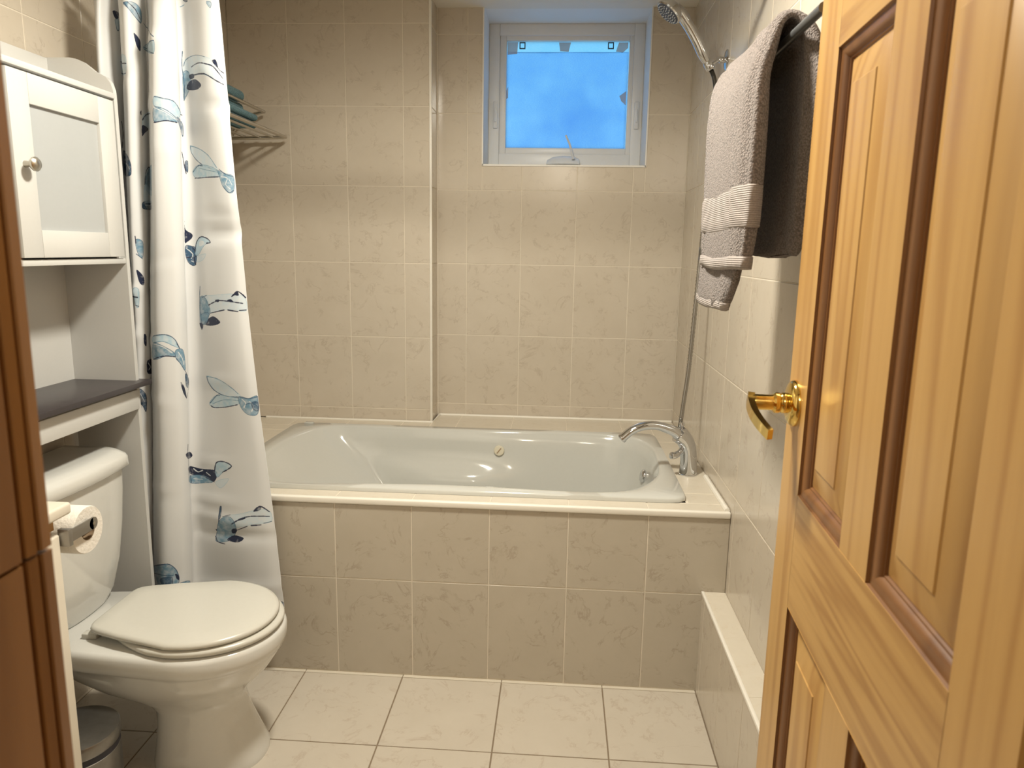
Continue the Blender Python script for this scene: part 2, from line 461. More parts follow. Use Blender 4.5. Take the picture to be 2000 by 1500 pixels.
def cuts(lo, hi, at, step):
    """lo, every grid line between, hi"""
    k = math.ceil((lo - at) / step + 0.06)
    out = [lo]
    x = at + k * step
    while x < hi - 0.02:
        if x > lo + 0.012:
            out.append(x)
        x += step
    out.append(hi)
    return out
X3, Y3, Z3 = (1, 0, 0), (0, 1, 0), (0, 0, 1)
JET_AT, JET_N = (-.7913, .8540, .5444), (-.012, -.989, .149)
OVER_AT, OVER_N = (-.190, .6609, .513), (-.972, -.13, .194)
PRINT = [
 ('f','p',0.7,[1455,3548,1459,3564,1462,3575,1467,3582,1474,3587,1486,3592,1506,3598,1542,3600,1592,3598,1643,3595,1692,3591,1743,3585,1794,3577,1837,3569,1872,3560,1880,3448,1859,3455,1836,3462,1811,3468,1782,3473,1748,3477,1707,3480,1663,3483,1623,3485,1589,3485,1565,3483,1550,3478,1541,3472,1532,3465,1522,3457,1509,3448,1498,3436,1488,3425,1479,3414,1472,3405,1466,3398,1459,3390,1454,3386,1449,3386,1447,3395,1446,3417,1447,3450,1449,3487,1452,3522]),
 ('f','m',0.75,[1447,3503,1454,3515,1466,3521,1479,3522,1493,3518,1506,3512,1515,3500,1522,3484,1525,3466,1523,3447,1518,3431,1506,3415,1491,3399,1477,3384,1465,3370,1457,3360,1452,3353,1449,3347,1447,3345,1446,3349,1445,3359,1443,3381,1442,3413,1442,3448,1443,3480]),
 ('s','d',1.6,[1451,3631,1449,3620,1447,3605,1444,3587,1442,3567,1442,3547,1443,3525,1447,3501,1450,3476,1453,3452,1455,3432,1455,3413,1453,3396,1451,3381,1449,3369,1448,3359]),
 ('s','d',1.0,[1455,3548,1458,3554,1461,3562,1466,3571,1474,3581,1485,3588,1506,3594,1542,3597,1592,3596,1643,3595,1692,3591,1746,3584,1800,3574]),
 ('s','n',2.0,[1554,3537,1587,3539,1624,3542,1659,3544,1690,3545,1719,3544,1745,3542,1770,3539,1792,3536,1812,3533,1830,3531,1847,3529,1863,3526,1879,3522,1895,3516,1912,3505,1930,3491,1947,3477,1960,3464,1970,3455]),
 ('s','n',2.0,[1593,3486,1641,3484,1694,3483,1745,3480,1784,3478,1813,3472,1838,3465,1860,3457,1881,3449,1899,3442,1917,3436,1935,3431,1950,3426,1963,3423,1972,3420]),
 ('s','n',1.8,[1914,3551,1918,3544,1924,3535,1930,3524,1937,3513,1944,3505,1951,3499,1959,3495,1968,3492,1975,3489,1980,3487]),
 ('f','n',1.2,[1473,3419,1474,3425,1477,3432,1482,3441,1490,3448,1500,3454,1514,3459,1534,3462,1559,3464,1587,3463,1612,3461,1637,3456,1662,3448,1686,3439,1704,3430,1713,3422,1713,3417,1705,3411,1691,3407,1674,3403,1655,3400,1632,3399,1602,3399,1567,3401,1536,3404,1514,3406,1500,3408,1489,3409,1481,3412,1476,3415]),
 ('f','n',1.2,[1883,3551,1887,3554,1896,3556,1906,3558,1915,3558,1923,3556,1928,3550,1932,3540,1936,3529,1938,3519,1938,3513,1935,3512,1930,3513,1924,3517,1917,3521,1911,3525,1904,3530,1897,3535,1890,3541,1885,3547]),
 ('f','n',1.2,[1508,3494,1517,3496,1533,3497,1555,3497,1576,3496,1591,3493,1600,3490,1605,3485,1607,3479,1605,3474,1600,3471,1589,3469,1571,3468,1552,3468,1535,3468,1524,3470,1517,3473,1511,3478,1507,3484,1506,3490]),
 ('f','l',0.75,[1093,3331,1104,3333,1119,3332,1135,3329,1151,3326,1167,3323,1183,3322,1201,3322,1219,3321,1237,3319,1254,3315,1272,3308,1292,3298,1312,3286,1336,3276,1412,3274,1412,3264,1339,3245,1316,3234,1300,3226,1283,3221,1265,3220,1245,3221,1226,3226,1207,3231,1189,3237,1170,3243,1148,3250,1127,3258,1107,3267,1091,3277,1082,3288,1079,3301,1080,3313,1085,3324]),
 ('s','d',1.4,[1093,3331,1104,3329,1119,3328,1135,3326,1151,3325,1167,3323,1183,3322,1201,3322,1219,3321,1237,3319,1254,3315,1272,3307,1290,3296,1307,3283,1327,3272,1412,3274]),
 ('s','d',1.1,[1091,3277,1107,3274,1127,3271,1149,3268,1170,3264,1190,3259,1208,3252,1228,3243,1248,3234,1267,3226,1283,3221]),
 ('f','m',0.8,[1090,3268,1107,3270,1127,3266,1149,3260,1170,3252,1189,3246,1208,3239,1227,3232,1248,3224,1267,3217,1282,3212,1293,3208,1299,3206,1300,3203,1294,3201,1282,3199,1261,3196,1235,3195,1209,3195,1185,3196,1164,3195,1147,3193,1130,3189,1114,3185,1099,3185,1088,3189,1079,3201,1073,3220,1073,3241,1079,3258]),
 ('s','n',1.9,[1088,3183,1104,3184,1125,3187,1147,3191,1169,3195,1188,3197,1207,3198,1227,3197,1247,3197,1266,3197,1282,3197]),
 ('s','w',1.4,[1090,3268,1107,3264,1127,3258,1149,3253,1171,3247,1189,3241,1206,3235,1223,3229,1239,3223,1254,3218,1266,3214]),
 ('f','d',0.75,[1283,3230,1290,3230,1304,3226,1326,3220,1417,3220,1425,3212,1429,3204,1432,3194,1433,3185,1433,3175,1433,3167,1433,3157,1432,3147,1431,3137,1428,3131,1426,3129,1422,3134,1417,3143,1410,3155,1336,3161,1321,3172,1310,3184,1299,3199,1290,3213,1284,3224]),
 ('s','n',1.5,[1329,3272,1427,3258]),
 ('f','p',0.8,[689,3225,697,3237,711,3247,731,3255,755,3262,776,3268,786,3273,981,3252,989,3153,782,3175,757,3173,733,3167,716,3157,703,3144,694,3132,687,3124,684,3125,682,3137,681,3158,682,3183,685,3207]),
 ('s','n',2.0,[689,3216,693,3221,700,3228,710,3236,725,3244,743,3252,768,3259,785,3264,1000,3241]),
 ('f','n',1.2,[684,3184,694,3186,713,3185,741,3182,766,3178,778,3173,774,3167,760,3160,738,3152,718,3145,705,3138,697,3132,691,3126,686,3121,683,3118,681,3120,679,3129,678,3143,678,3160,680,3175]),
 ('f','n',1.1,[667,3253,669,3257,672,3262,675,3266,679,3270,681,3270,682,3267,682,3260,682,3252,681,3245,679,3241,677,3241,674,3243,671,3246,668,3250]),
 ('f','p',0.75,[1488,3077,1497,3078,1513,3076,1537,3072,1567,3065,1596,3058,1624,3050,1652,3041,1679,3032,1706,3022,1731,3011,1753,3000,1775,2988,1794,2976,1810,2964,1823,2954,1834,2945,1844,2935,1851,2927,1854,2921,1852,2917,1843,2917,1828,2919,1808,2922,1785,2927,1760,2933,1733,2938,1703,2945,1670,2952,1639,2960,1611,2970,1583,2981,1555,2993,1532,3006,1514,3019,1501,3030,1493,3041,1487,3052,1484,3063,1484,3071]),
 ('s','d',1.5,[1488,3077,1489,3070,1489,3062,1491,3052,1494,3041,1501,3030,1514,3019,1532,3006,1555,2993,1583,2981,1611,2970,1640,2960,1671,2952,1703,2945,1734,2938,1760,2933,1783,2928,1803,2924,1820,2921,1834,2919,1843,2917]),
 ('s','m',1.3,[1488,3077,1500,3074,1522,3071,1553,3066,1589,3059,1621,3052,1648,3045,1676,3036,1703,3027,1729,3017,1752,3006,1774,2992,1795,2976,1813,2960,1828,2945,1838,2936]),
 ('f','l',0.8,[1504,2918,1508,2926,1520,2936,1537,2945,1559,2952,1585,2957,1614,2958,1645,2957,1678,2955,1712,2951,1742,2947,1769,2942,1796,2937,1819,2930,1838,2924,1852,2917,1862,2910,1870,2902,1873,2893,1872,2886,1862,2881,1842,2878,1809,2877,1768,2878,1725,2879,1686,2880,1655,2879,1626,2877,1598,2876,1572,2876,1551,2879,1533,2884,1519,2891,1509,2900,1504,2909]),
 ('s','d',1.5,[1508,2918,1517,2923,1531,2931,1548,2940,1567,2947,1584,2952,1601,2954,1617,2954,1632,2952,1644,2951,1653,2950]),
 ('s','n',1.6,[1529,2879,1549,2880,1579,2879,1615,2879,1651,2879,1686,2880,1726,2880,1769,2880,1809,2880,1841,2880,1862,2881]),
 ('s','m',1,[1606,2937,1625,2935,1650,2931,1679,2927,1709,2923,1737,2920,1764,2917,1791,2914,1816,2911,1837,2910,1850,2908]),
 ('f','m',0.75,[1852,2917,1862,2917,1877,2914,1894,2909,1911,2903,1926,2899,1940,2897,1955,2895,1969,2894,1980,2890,1988,2883,1991,2870,1992,2851,1989,2832,1985,2813,1981,2800,1974,2792,1966,2786,1957,2784,1947,2783,1937,2785,1927,2789,1916,2797,1905,2806,1894,2816,1885,2826,1879,2836,1873,2848,1869,2859,1866,2871,1862,2881,1858,2890,1853,2899,1849,2908,1848,2914]),
 ('s','d',1.2,[1862,2926,1871,2922,1883,2915,1897,2907,1912,2900,1925,2894,1939,2891,1953,2888,1966,2886,1977,2884,1985,2883]),
 ('s','w',1.4,[1878,2881,1888,2880,1902,2879,1917,2878,1929,2875,1936,2872,1936,2866,1931,2859,1924,2850,1918,2842,1917,2835,1921,2829,1930,2822,1939,2816,1948,2812,1953,2808]),
 ('s','w',1.2,[1948,2868,1969,2836]),
 ('s','d',1.2,[1885,2826,1893,2820,1903,2810,1915,2800,1927,2792,1937,2787,1947,2786,1956,2789,1964,2793,1972,2797,1977,2800]),
 ('f','m',0.8,[607,3871,616,3872,627,3874,639,3875,652,3875,664,3873,675,3870,686,3865,697,3859,709,3852,718,3843,723,3831,724,3815,723,3797,719,3783,712,3774,703,3771,692,3774,682,3781,671,3789,662,3796,653,3802,644,3809,635,3816,626,3823,618,3830,609,3836,600,3842,592,3849,586,3855,583,3861,584,3864,587,3867,593,3868,599,3870]),
 ('s','n',1.6,[607,3869,614,3865,625,3860,639,3853,652,3846,663,3839,673,3830,681,3819,689,3808,696,3799,703,3793]),
 ('s','d',1.2,[586,3865,590,3860,596,3853,602,3845,610,3837,618,3830,626,3823,635,3816,644,3809,653,3802,662,3796,671,3790,680,3784,690,3779,699,3775,707,3772]),
 ('f','n',1.2,[646,3703,649,3705,656,3703,664,3698,672,3693,679,3688,684,3684,688,3681,692,3677,696,3673,699,3666,701,3656,702,3643,702,3630,700,3618,696,3612,692,3610,685,3612,679,3618,673,3625,667,3634,661,3646,655,3662,650,3679,647,3694]),
 ('s','d',1.3,[749,3782,784,3766,1029,3697,1104,3663]),
 ('f','l',0.8,[739,3639,744,3645,756,3652,772,3660,784,3667,795,3670,986,3642,1051,3640,1079,3643,1095,3645,1103,3643,1106,3634,1105,3619,1101,3602,1097,3586,1090,3576,1078,3573,1056,3575,1013,3584,934,3599,795,3626,784,3630,772,3632,756,3633,744,3636]),
 ('s','d',1.2,[747,3645,977,3639,1103,3643]),
 ('s','d',1.2,[760,3636,959,3602,1090,3574]),
 ('f','n',1.2,[266,3849,273,3852,286,3855,302,3856,318,3856,328,3854,331,3849,330,3841,326,3832,323,3823,318,3817,313,3813,305,3811,297,3809,290,3809,284,3812,278,3817,272,3825,267,3834,265,3843]),
 ('s','n',1.6,[282,3801,284,3794,287,3783,290,3770,293,3759,297,3752,300,3748,305,3746,309,3746,313,3748,317,3752,319,3759,320,3770,321,3783,321,3794,322,3801]),
 ('f','l',0.6,[282,3801,287,3806,297,3810,308,3813,318,3813,323,3810,325,3802,324,3791,322,3777,320,3765,317,3756,314,3752,310,3749,305,3749,301,3750,297,3754,293,3761,288,3771,284,3783,282,3793]),
 ('f','p',0.9,[330,3607,515,3588,553,3582,571,3577,581,3570,585,3561,587,3547,586,3527,582,3507,578,3488,572,3475,561,3470,532,3471,338,3496,329,3498,323,3505,321,3519,321,3542,322,3568,325,3591]),
 ('s','n',2,[324,3570,582,3527]),
 ('s','d',1.4,[323,3504,572,3474]),
 ('f','m',0.8,[698,2832,701,2846,706,2862,715,2879,727,2896,742,2910,761,2925,781,2941,976,2939,1020,2940,999,2761,953,2763,776,2775,753,2781,735,2788,722,2793,712,2801,704,2810,700,2820]),
 ('s','n',1.8,[693,2831,695,2844,697,2861,702,2882,708,2901,719,2917,738,2930,767,2942,942,2940]),
 ('f','d',0.9,[675,2723,688,2728,715,2732,760,2736,964,2729,961,2678,758,2681,712,2679,686,2680,674,2682,668,2688,666,2697,666,2707,669,2716]),
 ('f','p',0.7,[698,2832,715,2833,744,2826,779,2814,986,2789,972,2721,770,2724,727,2720,699,2721,686,2728,682,2744,682,2769,685,2796,690,2819]),
 ('s','w',1.3,[694,2705,989,2707]),
 ('s','n',1.8,[305,3215,307,3207,311,3196,314,3182,316,3167,317,3152,316,3134,313,3112,309,3090,305,3071,303,3058]),
 ('f','d',0.9,[311,3040,318,3042,327,3039,336,3033,544,3009,563,2999,573,2989,580,2978,585,2967,589,2955,592,2943,593,2931,594,2916,594,2902,593,2890,590,2881,584,2876,571,2874,537,2875,324,2888,313,2893,307,2902,305,2916,304,2932,304,2949,304,2965,304,2982,304,3000,305,3017,307,3031]),
 ('s','w',1.2,[328,2986,558,2945,584,2916]),
 ('s','n',1.8,[1415,3035,1420,3022,1426,3003,1431,2981,1435,2960,1438,2944,1440,2933,1442,2924,1444,2917,1446,2911,1447,2907]),
 ('f','d',0.9,[1443,2980,1446,2984,1451,2986,1455,2987,1460,2985,1463,2981,1464,2971,1464,2956,1463,2940,1461,2926,1459,2917,1457,2915,1453,2917,1450,2922,1446,2928,1444,2935,1443,2943,1442,2953,1442,2964,1442,2973]),
 ('f','d',0.8,[1491,3917,1497,3917,1510,3916,1528,3914,1546,3911,1556,3908,1557,3907,1551,3906,1542,3905,1532,3905,1523,3905,1515,3907,1505,3910,1497,3914,1492,3916]),
 ('s','m',1.4,[1455,3881,1498,3893]),
 ('f','m',0.6,[1869,3883,1877,3883,1889,3883,1902,3882,1914,3880,1920,3877,1922,3872,1921,3865,1917,3857,1913,3851,1908,3847,1902,3847,1895,3850,1888,3855,1881,3860,1876,3864,1872,3868,1868,3872,1866,3877,1866,3880]),
 ('f','n',1.1,[1425,2613,1426,2614,1425,2604,1424,2589,1425,2573,1429,2561,1437,2554,1448,2548,1460,2543,1471,2538,1479,2533,1483,2528,1484,2523,1484,2518,1481,2513,1478,2509,1473,2503,1465,2498,1457,2492,1449,2487,1442,2484,1437,2480,1431,2476,1426,2473,1422,2475,1419,2483,1418,2504,1419,2535,1421,2568,1424,2597]),
 ('f','d',1.0,[1425,2456,1432,2461,1443,2462,1455,2460,1466,2458,1477,2455,1486,2454,1496,2453,1506,2450,1515,2445,1521,2436,1523,2420,1523,2398,1520,2374,1514,2353,1507,2338,1497,2332,1486,2331,1474,2333,1464,2337,1455,2343,1448,2348,1441,2356,1436,2365,1431,2375,1427,2386,1423,2400,1420,2416,1419,2432,1420,2447]),
 ('s','w',1.6,[1435,2440,1442,2435,1453,2429,1465,2421,1475,2413,1482,2406,1483,2400,1480,2393,1475,2386,1471,2381,1468,2377]),
 ('s','n',2.2,[1483,2446,1489,2440,1500,2432,1512,2423,1523,2415,1529,2407,1526,2402,1517,2397,1507,2393,1499,2388,1494,2382,1494,2374,1497,2364,1500,2354,1504,2345,1507,2338]),
 ('s','n',1.8,[1433,2382,1475,2387]),
 ('s','w',1.2,[1468,2362,1489,2356]),
 ('f','l',0.8,[1521,2485,1529,2494,1540,2501,1552,2507,1566,2511,1581,2514,1596,2515,1612,2514,1629,2512,1643,2508,1655,2505,1666,2501,1677,2496,1687,2491,1693,2486,1694,2481,1687,2478,1673,2475,1657,2472,1639,2468,1623,2461,1606,2450,1588,2435,1569,2419,1552,2406,1538,2398,1527,2395,1517,2397,1510,2401,1506,2408,1503,2417,1503,2428,1506,2442,1509,2458,1515,2473]),
 ('s','n',2.0,[1503,2417,1506,2426,1509,2441,1514,2457,1519,2472,1525,2485,1533,2494,1543,2502,1554,2508,1567,2513,1581,2516,1596,2517,1612,2515,1628,2512,1643,2509,1655,2505,1666,2501,1676,2496,1685,2490,1691,2485,1694,2481,1689,2479,1680,2478,1668,2477,1657,2477,1649,2476]),
 ('f','w',0.9,[1560,2485,1568,2488,1579,2490,1591,2491,1603,2491,1610,2490,1614,2487,1617,2482,1618,2476,1616,2471,1613,2466,1605,2463,1594,2459,1581,2457,1569,2455,1561,2456,1557,2460,1555,2466,1555,2473,1556,2480]),
 ('f','p',0.5,[1537,2393,1555,2398,1580,2403,1606,2407,1627,2409,1639,2409,1640,2404,1634,2396,1623,2386,1610,2376,1597,2369,1583,2365,1566,2361,1549,2358,1534,2357,1526,2358,1522,2363,1521,2370,1523,2378,1528,2386]),
 ('f','p',0.75,[1559,2132,1575,2140,1598,2144,1626,2145,1655,2145,1686,2147,1722,2150,1762,2155,1802,2158,1840,2161,1872,2162,1900,2162,1926,2161,1949,2158,1967,2152,1981,2144,1990,2129,1996,2109,1997,2087,1995,2068,1986,2056,1971,2052,1950,2054,1924,2059,1893,2063,1862,2064,1828,2061,1789,2055,1748,2048,1709,2042,1676,2038,1651,2036,1630,2034,1614,2034,1600,2037,1587,2044,1574,2058,1563,2077,1555,2098,1553,2118]),
 ('f','m',0.75,[1545,2132,1556,2138,1570,2140,1586,2138,1602,2132,1615,2125,1627,2113,1639,2098,1649,2080,1657,2062,1660,2047,1658,2035,1652,2025,1643,2015,1633,2006,1621,1996,1606,1983,1588,1967,1569,1953,1552,1943,1539,1941,1532,1949,1528,1966,1527,1987,1527,2010,1527,2031,1528,2052,1529,2076,1533,2099,1538,2119]),
 ('s','d',1.8,[1548,2201,1546,2192,1544,2180,1541,2165,1539,2149,1537,2132,1537,2114,1538,2094,1539,2073,1541,2052,1542,2032,1543,2010,1545,1987,1546,1964,1547,1945,1548,1931]),
 ('s','d',1.0,[1565,2128,1626,2145]),
 ('s','n',2.0,[1647,2084,1660,2089,1679,2096,1702,2103,1725,2110,1749,2115,1772,2117,1796,2117,1821,2116,1844,2115,1867,2113,1890,2112,1914,2109,1935,2107,1953,2105,1965,2103]),
 ('f','n',1.1,[1717,2118,1723,2120,1734,2122,1747,2123,1759,2123,1765,2122,1766,2119,1764,2115,1759,2110,1753,2107,1748,2105,1741,2106,1733,2109,1724,2112,1718,2116]),
 ('f','n',1.1,[1840,2120,1841,2122,1848,2125,1858,2127,1868,2128,1875,2128,1881,2125,1887,2121,1892,2116,1894,2111,1893,2109,1886,2109,1873,2112,1859,2115,1846,2118]),
 ('s','n',2.0,[1884,2146,1891,2151,1900,2159,1911,2167,1922,2174,1932,2178,1941,2177,1949,2174,1957,2168,1964,2163,1971,2158,1976,2154,1981,2149,1985,2145,1989,2141,1991,2139]),
 ('f','n',1.0,[1887,2148,1892,2153,1902,2161,1914,2169,1925,2176,1932,2179,1937,2178,1940,2172,1942,2165,1943,2158,1941,2153,1938,2152,1932,2152,1925,2152,1917,2153,1911,2153,1904,2152,1897,2149,1891,2147,1887,2146]),
 ('s','n',1.8,[1659,2032,1710,2041,1758,2050,1805,2058]),
 ('s','n',2.4,[1841,2059,1884,2055,1925,2051]),
 ('s','n',1.6,[1938,2058,1987,2061]),
 ('f','n',1.2,[1580,1963,1589,1971,1605,1980,1624,1990,1642,1999,1656,2005,1668,2009,1678,2012,1687,2012,1697,2012,1707,2010,1719,2005,1733,1999,1746,1991,1756,1984,1759,1977,1755,1972,1745,1967,1732,1962,1716,1958,1701,1955,1686,1953,1668,1951,1649,1950,1632,1950,1617,1950,1604,1951,1593,1953,1584,1955,1579,1959]),
 ('f','n',1.1,[1522,1960,1523,1953,1527,1942,1534,1930,1541,1920,1547,1916,1553,1919,1559,1926,1565,1936,1569,1946,1569,1953,1563,1957,1551,1960,1539,1962,1528,1962]),
 ('f','m',0.8,[1545,2017,1559,2024,1582,2030,1608,2033,1629,2034,1642,2032,1645,2024,1642,2013,1635,1999,1627,1986,1619,1976,1611,1968,1600,1960,1589,1954,1578,1951,1569,1953,1561,1961,1552,1974,1545,1991,1542,2006]),
 ('f','l',0.8,[1010,1888,1038,1895,1070,1900,1096,1903,1117,1904,1135,1903,1149,1901,1163,1897,1176,1892,1188,1885,1199,1877,1210,1866,1220,1852,1230,1837,1237,1824,1239,1816,1237,1813,1230,1815,1221,1819,1211,1824,1200,1829,1187,1834,1173,1842,1157,1850,1141,1856,1125,1860,1108,1859,1089,1856,1067,1851,1041,1846,1018,1845,1000,1850,988,1858,986,1869,992,1880]),
 ('s','d',1.5,[1010,1888,1039,1892,1070,1897,1096,1901,1117,1903,1135,1903,1149,1901,1163,1897,1176,1892,1188,1886,1199,1877,1210,1866,1220,1851,1229,1835,1237,1821,1243,1811]),
 ('s','m',1.1,[1018,1845,1041,1849,1067,1854,1089,1858,1108,1860,1125,1860,1141,1856,1159,1849,1175,1841,1190,1834,1200,1829]),
 ('f','m',0.8,[1018,1845,1041,1851,1067,1851,1090,1845,1109,1838,1126,1831,1141,1824,1158,1815,1174,1806,1188,1797,1199,1789,1206,1782,1211,1776,1213,1771,1212,1767,1209,1764,1201,1763,1190,1764,1176,1766,1161,1767,1145,1766,1126,1762,1103,1754,1074,1745,1038,1739,1001,1739,975,1751,965,1775,975,1803,1000,1829]),
 ('s','n',1.8,[1001,1737,1029,1743,1059,1751,1084,1758,1105,1763,1123,1766,1141,1767,1161,1766,1180,1763,1197,1761,1209,1759]),
 ('s','w',1.5,[1024,1841,1046,1840,1071,1839,1092,1836,1111,1831,1126,1826,1140,1818,1154,1809,1168,1799,1179,1791,1188,1785]),
 ('s','n',1.5,[1221,1842,1248,1805]),
 ('f','m',0.8,[1210,1798,1217,1804,1228,1808,1241,1810,1255,1808,1267,1803,1276,1794,1283,1779,1289,1763,1293,1746,1297,1730,1300,1714,1302,1695,1302,1678,1300,1665,1295,1660,1287,1664,1276,1675,1264,1690,1253,1704,1244,1716,1236,1724,1229,1730,1223,1735,1218,1741,1214,1749,1211,1758,1208,1769,1206,1781,1207,1791]),
 ('s','w',1.4,[1232,1787,1236,1781,1243,1773,1251,1763,1259,1753,1266,1744,1270,1734,1274,1725,1277,1715,1280,1707,1281,1702]),
 ('s','d',1.2,[1214,1749,1218,1745,1223,1739,1229,1732,1236,1725,1244,1716,1253,1706,1264,1693,1276,1680,1287,1668,1295,1660]),
 ('s','n',1.6,[1295,1660,1302,1652,1312,1642,1325,1629,1359,1613,1406,1594,1410,1580,1411,1565,1410,1550,1407,1536,1402,1522,1374,1512,1336,1503,1324,1491,1317,1480,1313,1472]),
 ('f','d',0.9,[1299,1639,1305,1639,1314,1634,1327,1624,1379,1607,1406,1594,1409,1582,1409,1567,1404,1552,1393,1541,1351,1540,1334,1541,1323,1544,1315,1550,1308,1558,1304,1567,1301,1580,1298,1598,1296,1616,1297,1631]),
 ('f','n',1.2,[1248,1590,1252,1590,1259,1584,1269,1574,1279,1562,1288,1549,1295,1535,1302,1517,1309,1499,1313,1484,1313,1476,1307,1477,1298,1485,1288,1496,1278,1509,1270,1522,1264,1536,1257,1553,1252,1570,1249,1583]),
 ('f','p',0.8,[1584,1610,1590,1615,1606,1616,1627,1613,1649,1609,1670,1604,1690,1600,1710,1594,1730,1587,1750,1580,1770,1571,1792,1561,1816,1549,1839,1537,1857,1526,1870,1516,1877,1510,1880,1505,1879,1501,1875,1498,1867,1496,1854,1494,1834,1492,1809,1491,1784,1491,1760,1493,1738,1495,1717,1498,1697,1503,1678,1510,1660,1520,1641,1536,1623,1557,1604,1578,1589,1597]),
 ('s','d',1.6,[1584,1610,1586,1604,1588,1596,1592,1587,1596,1577,1604,1567,1612,1558,1622,1548,1632,1538,1645,1528,1660,1520,1677,1513,1696,1506,1717,1500,1738,1496,1760,1493,1783,1491,1807,1491,1830,1492,1849,1493,1861,1493]),
 ('s','m',1.2,[1584,1610,1601,1609,1624,1609,1650,1608,1676,1606,1701,1602,1725,1596,1748,1587,1771,1578,1791,1568,1808,1558,1823,1549,1837,1539,1848,1530,1857,1522,1864,1516]),
 ('f','l',0.8,[1601,1431,1608,1442,1620,1455,1636,1469,1654,1481,1672,1490,1691,1495,1711,1496,1732,1496,1753,1495,1774,1494,1796,1493,1820,1491,1842,1489,1860,1485,1871,1481,1877,1475,1877,1467,1874,1459,1867,1451,1856,1444,1838,1437,1812,1430,1782,1423,1750,1417,1723,1412,1701,1408,1682,1405,1665,1403,1649,1402,1636,1403,1624,1406,1613,1411,1605,1416,1600,1423]),
 ('s','d',1.5,[1608,1432,1618,1440,1631,1453,1646,1466,1660,1478,1672,1487,1681,1491,1688,1493,1694,1493,1698,1493,1702,1493]),
 ('s','n',1.6,[1615,1414,1619,1412,1624,1410,1630,1407,1639,1405,1651,1405,1667,1406,1687,1408,1708,1410,1731,1414,1752,1417,1774,1422,1798,1428,1820,1433,1838,1438,1850,1441]),
 ('s','m',1,[1631,1429,1646,1434,1667,1442,1691,1451,1718,1459,1743,1465,1769,1468,1797,1470,1823,1470,1844,1470,1859,1470]),
 ('f','m',0.8,[1867,1496,1877,1499,1891,1498,1906,1494,1922,1490,1937,1489,1950,1492,1965,1498,1978,1504,1990,1506,1997,1501,1997,1431,1992,1405,1985,1388,1976,1378,1963,1374,1950,1373,1936,1375,1924,1378,1913,1383,1902,1391,1892,1401,1883,1413,1876,1425,1871,1438,1866,1455,1863,1472,1863,1486]),
 ('s','d',1.3,[1873,1494,1882,1493,1894,1491,1909,1489,1923,1487,1936,1487,1949,1488,1963,1491,1977,1493,1989,1496,1997,1498]),
 ('s','w',1.7,[1888,1482,1892,1479,1898,1474,1904,1469,1909,1463,1912,1457,1911,1451,1908,1444,1904,1437,1900,1430,1898,1426]),
 ('s','w',1.5,[1939,1469,1943,1464,1948,1459,1954,1452,1959,1445,1961,1438,1960,1430,1957,1422,1953,1414,1949,1407,1947,1402]),
 ('s','d',1.2,[1911,1447,1917,1449,1926,1453,1935,1456,1945,1458,1953,1458,1961,1456,1969,1451,1976,1445,1982,1440,1986,1437]),
 ('f','d',0.7,[1953,1458,1959,1463,1968,1466,1978,1467,1987,1466,1993,1462,1995,1454,1995,1441,1993,1426,1991,1414,1988,1406,1983,1403,1976,1404,1970,1407,1963,1412,1959,1417,1955,1424,1953,1433,1951,1443,1951,1452]),
 ('f','m',0.8,[608,2487,615,2493,626,2495,640,2493,653,2487,663,2479,667,2463,668,2441,668,2417,665,2396,661,2383,656,2379,648,2379,639,2384,631,2392,625,2402,619,2417,614,2436,609,2457,607,2475]),
 ('s','n',1.5,[607,2511,611,2468]),
 ('s','d',1.6,[611,2402,658,2372]),
 ('f','n',1.2,[612,2305,619,2301,630,2292,643,2281,655,2269,664,2258,668,2247,669,2235,671,2223,670,2214,668,2208,663,2206,655,2207,647,2210,638,2214,631,2220,625,2228,620,2237,617,2248,614,2259,612,2268,610,2278,608,2288,608,2297,608,2303]),
 ('f','l',0.8,[583,2180,587,2188,596,2193,607,2193,619,2188,626,2180,630,2164,623,2140,618,2114,614,2090,611,2075,608,2067,604,2064,599,2066,595,2071,591,2080,587,2095,583,2118,582,2143,585,2166]),
 ('s','n',2,[574,2137,608,2131]),
 ('s','n',1.6,[591,2080,611,2073]),
 ('f','n',1.2,[652,1894,655,1896,659,1895,665,1892,670,1886,674,1879,676,1868,673,1853,668,1836,665,1822,662,1814,659,1812,654,1814,650,1820,646,1827,644,1835,645,1846,648,1860,650,1874,650,1886]),
 ('f','n',1.1,[664,1714,670,1720,680,1723,693,1723,943,1729,923,1631,687,1624,676,1627,667,1634,661,1641,658,1653,657,1670,658,1688,660,1704]),
 ('s','w',1.6,[674,1701,677,1697,682,1692,688,1685,694,1679,697,1673,695,1668,690,1664,684,1661,680,1657,677,1655]),
 ('f','d',0.9,[593,1539,602,1539,614,1533,628,1521,640,1506,648,1490,652,1470,653,1444,650,1417,647,1395,643,1382,639,1380,634,1387,628,1399,623,1412,617,1422,612,1428,606,1433,600,1439,596,1445,592,1455,589,1470,587,1491,587,1512,589,1530]),
 ('s','w',1.2,[602,1505,631,1451]),
 ('s','n',1.8,[1323,1159,1318,1122,1314,1085]),
 ('f','n',1.2,[1288,1098,1294,1102,1306,1105,1322,1106,1379,1097,1412,1091,1420,1087,1427,1081,1433,1073,1437,1066,1437,1060,1434,1055,1426,1050,1416,1046,1382,1048,1326,1059,1313,1064,1302,1073,1294,1083,1289,1092]),
 ('s','n',1.5,[1326,1061,1327,1029,1327,996,1327,964,1327,932,1327,899]),
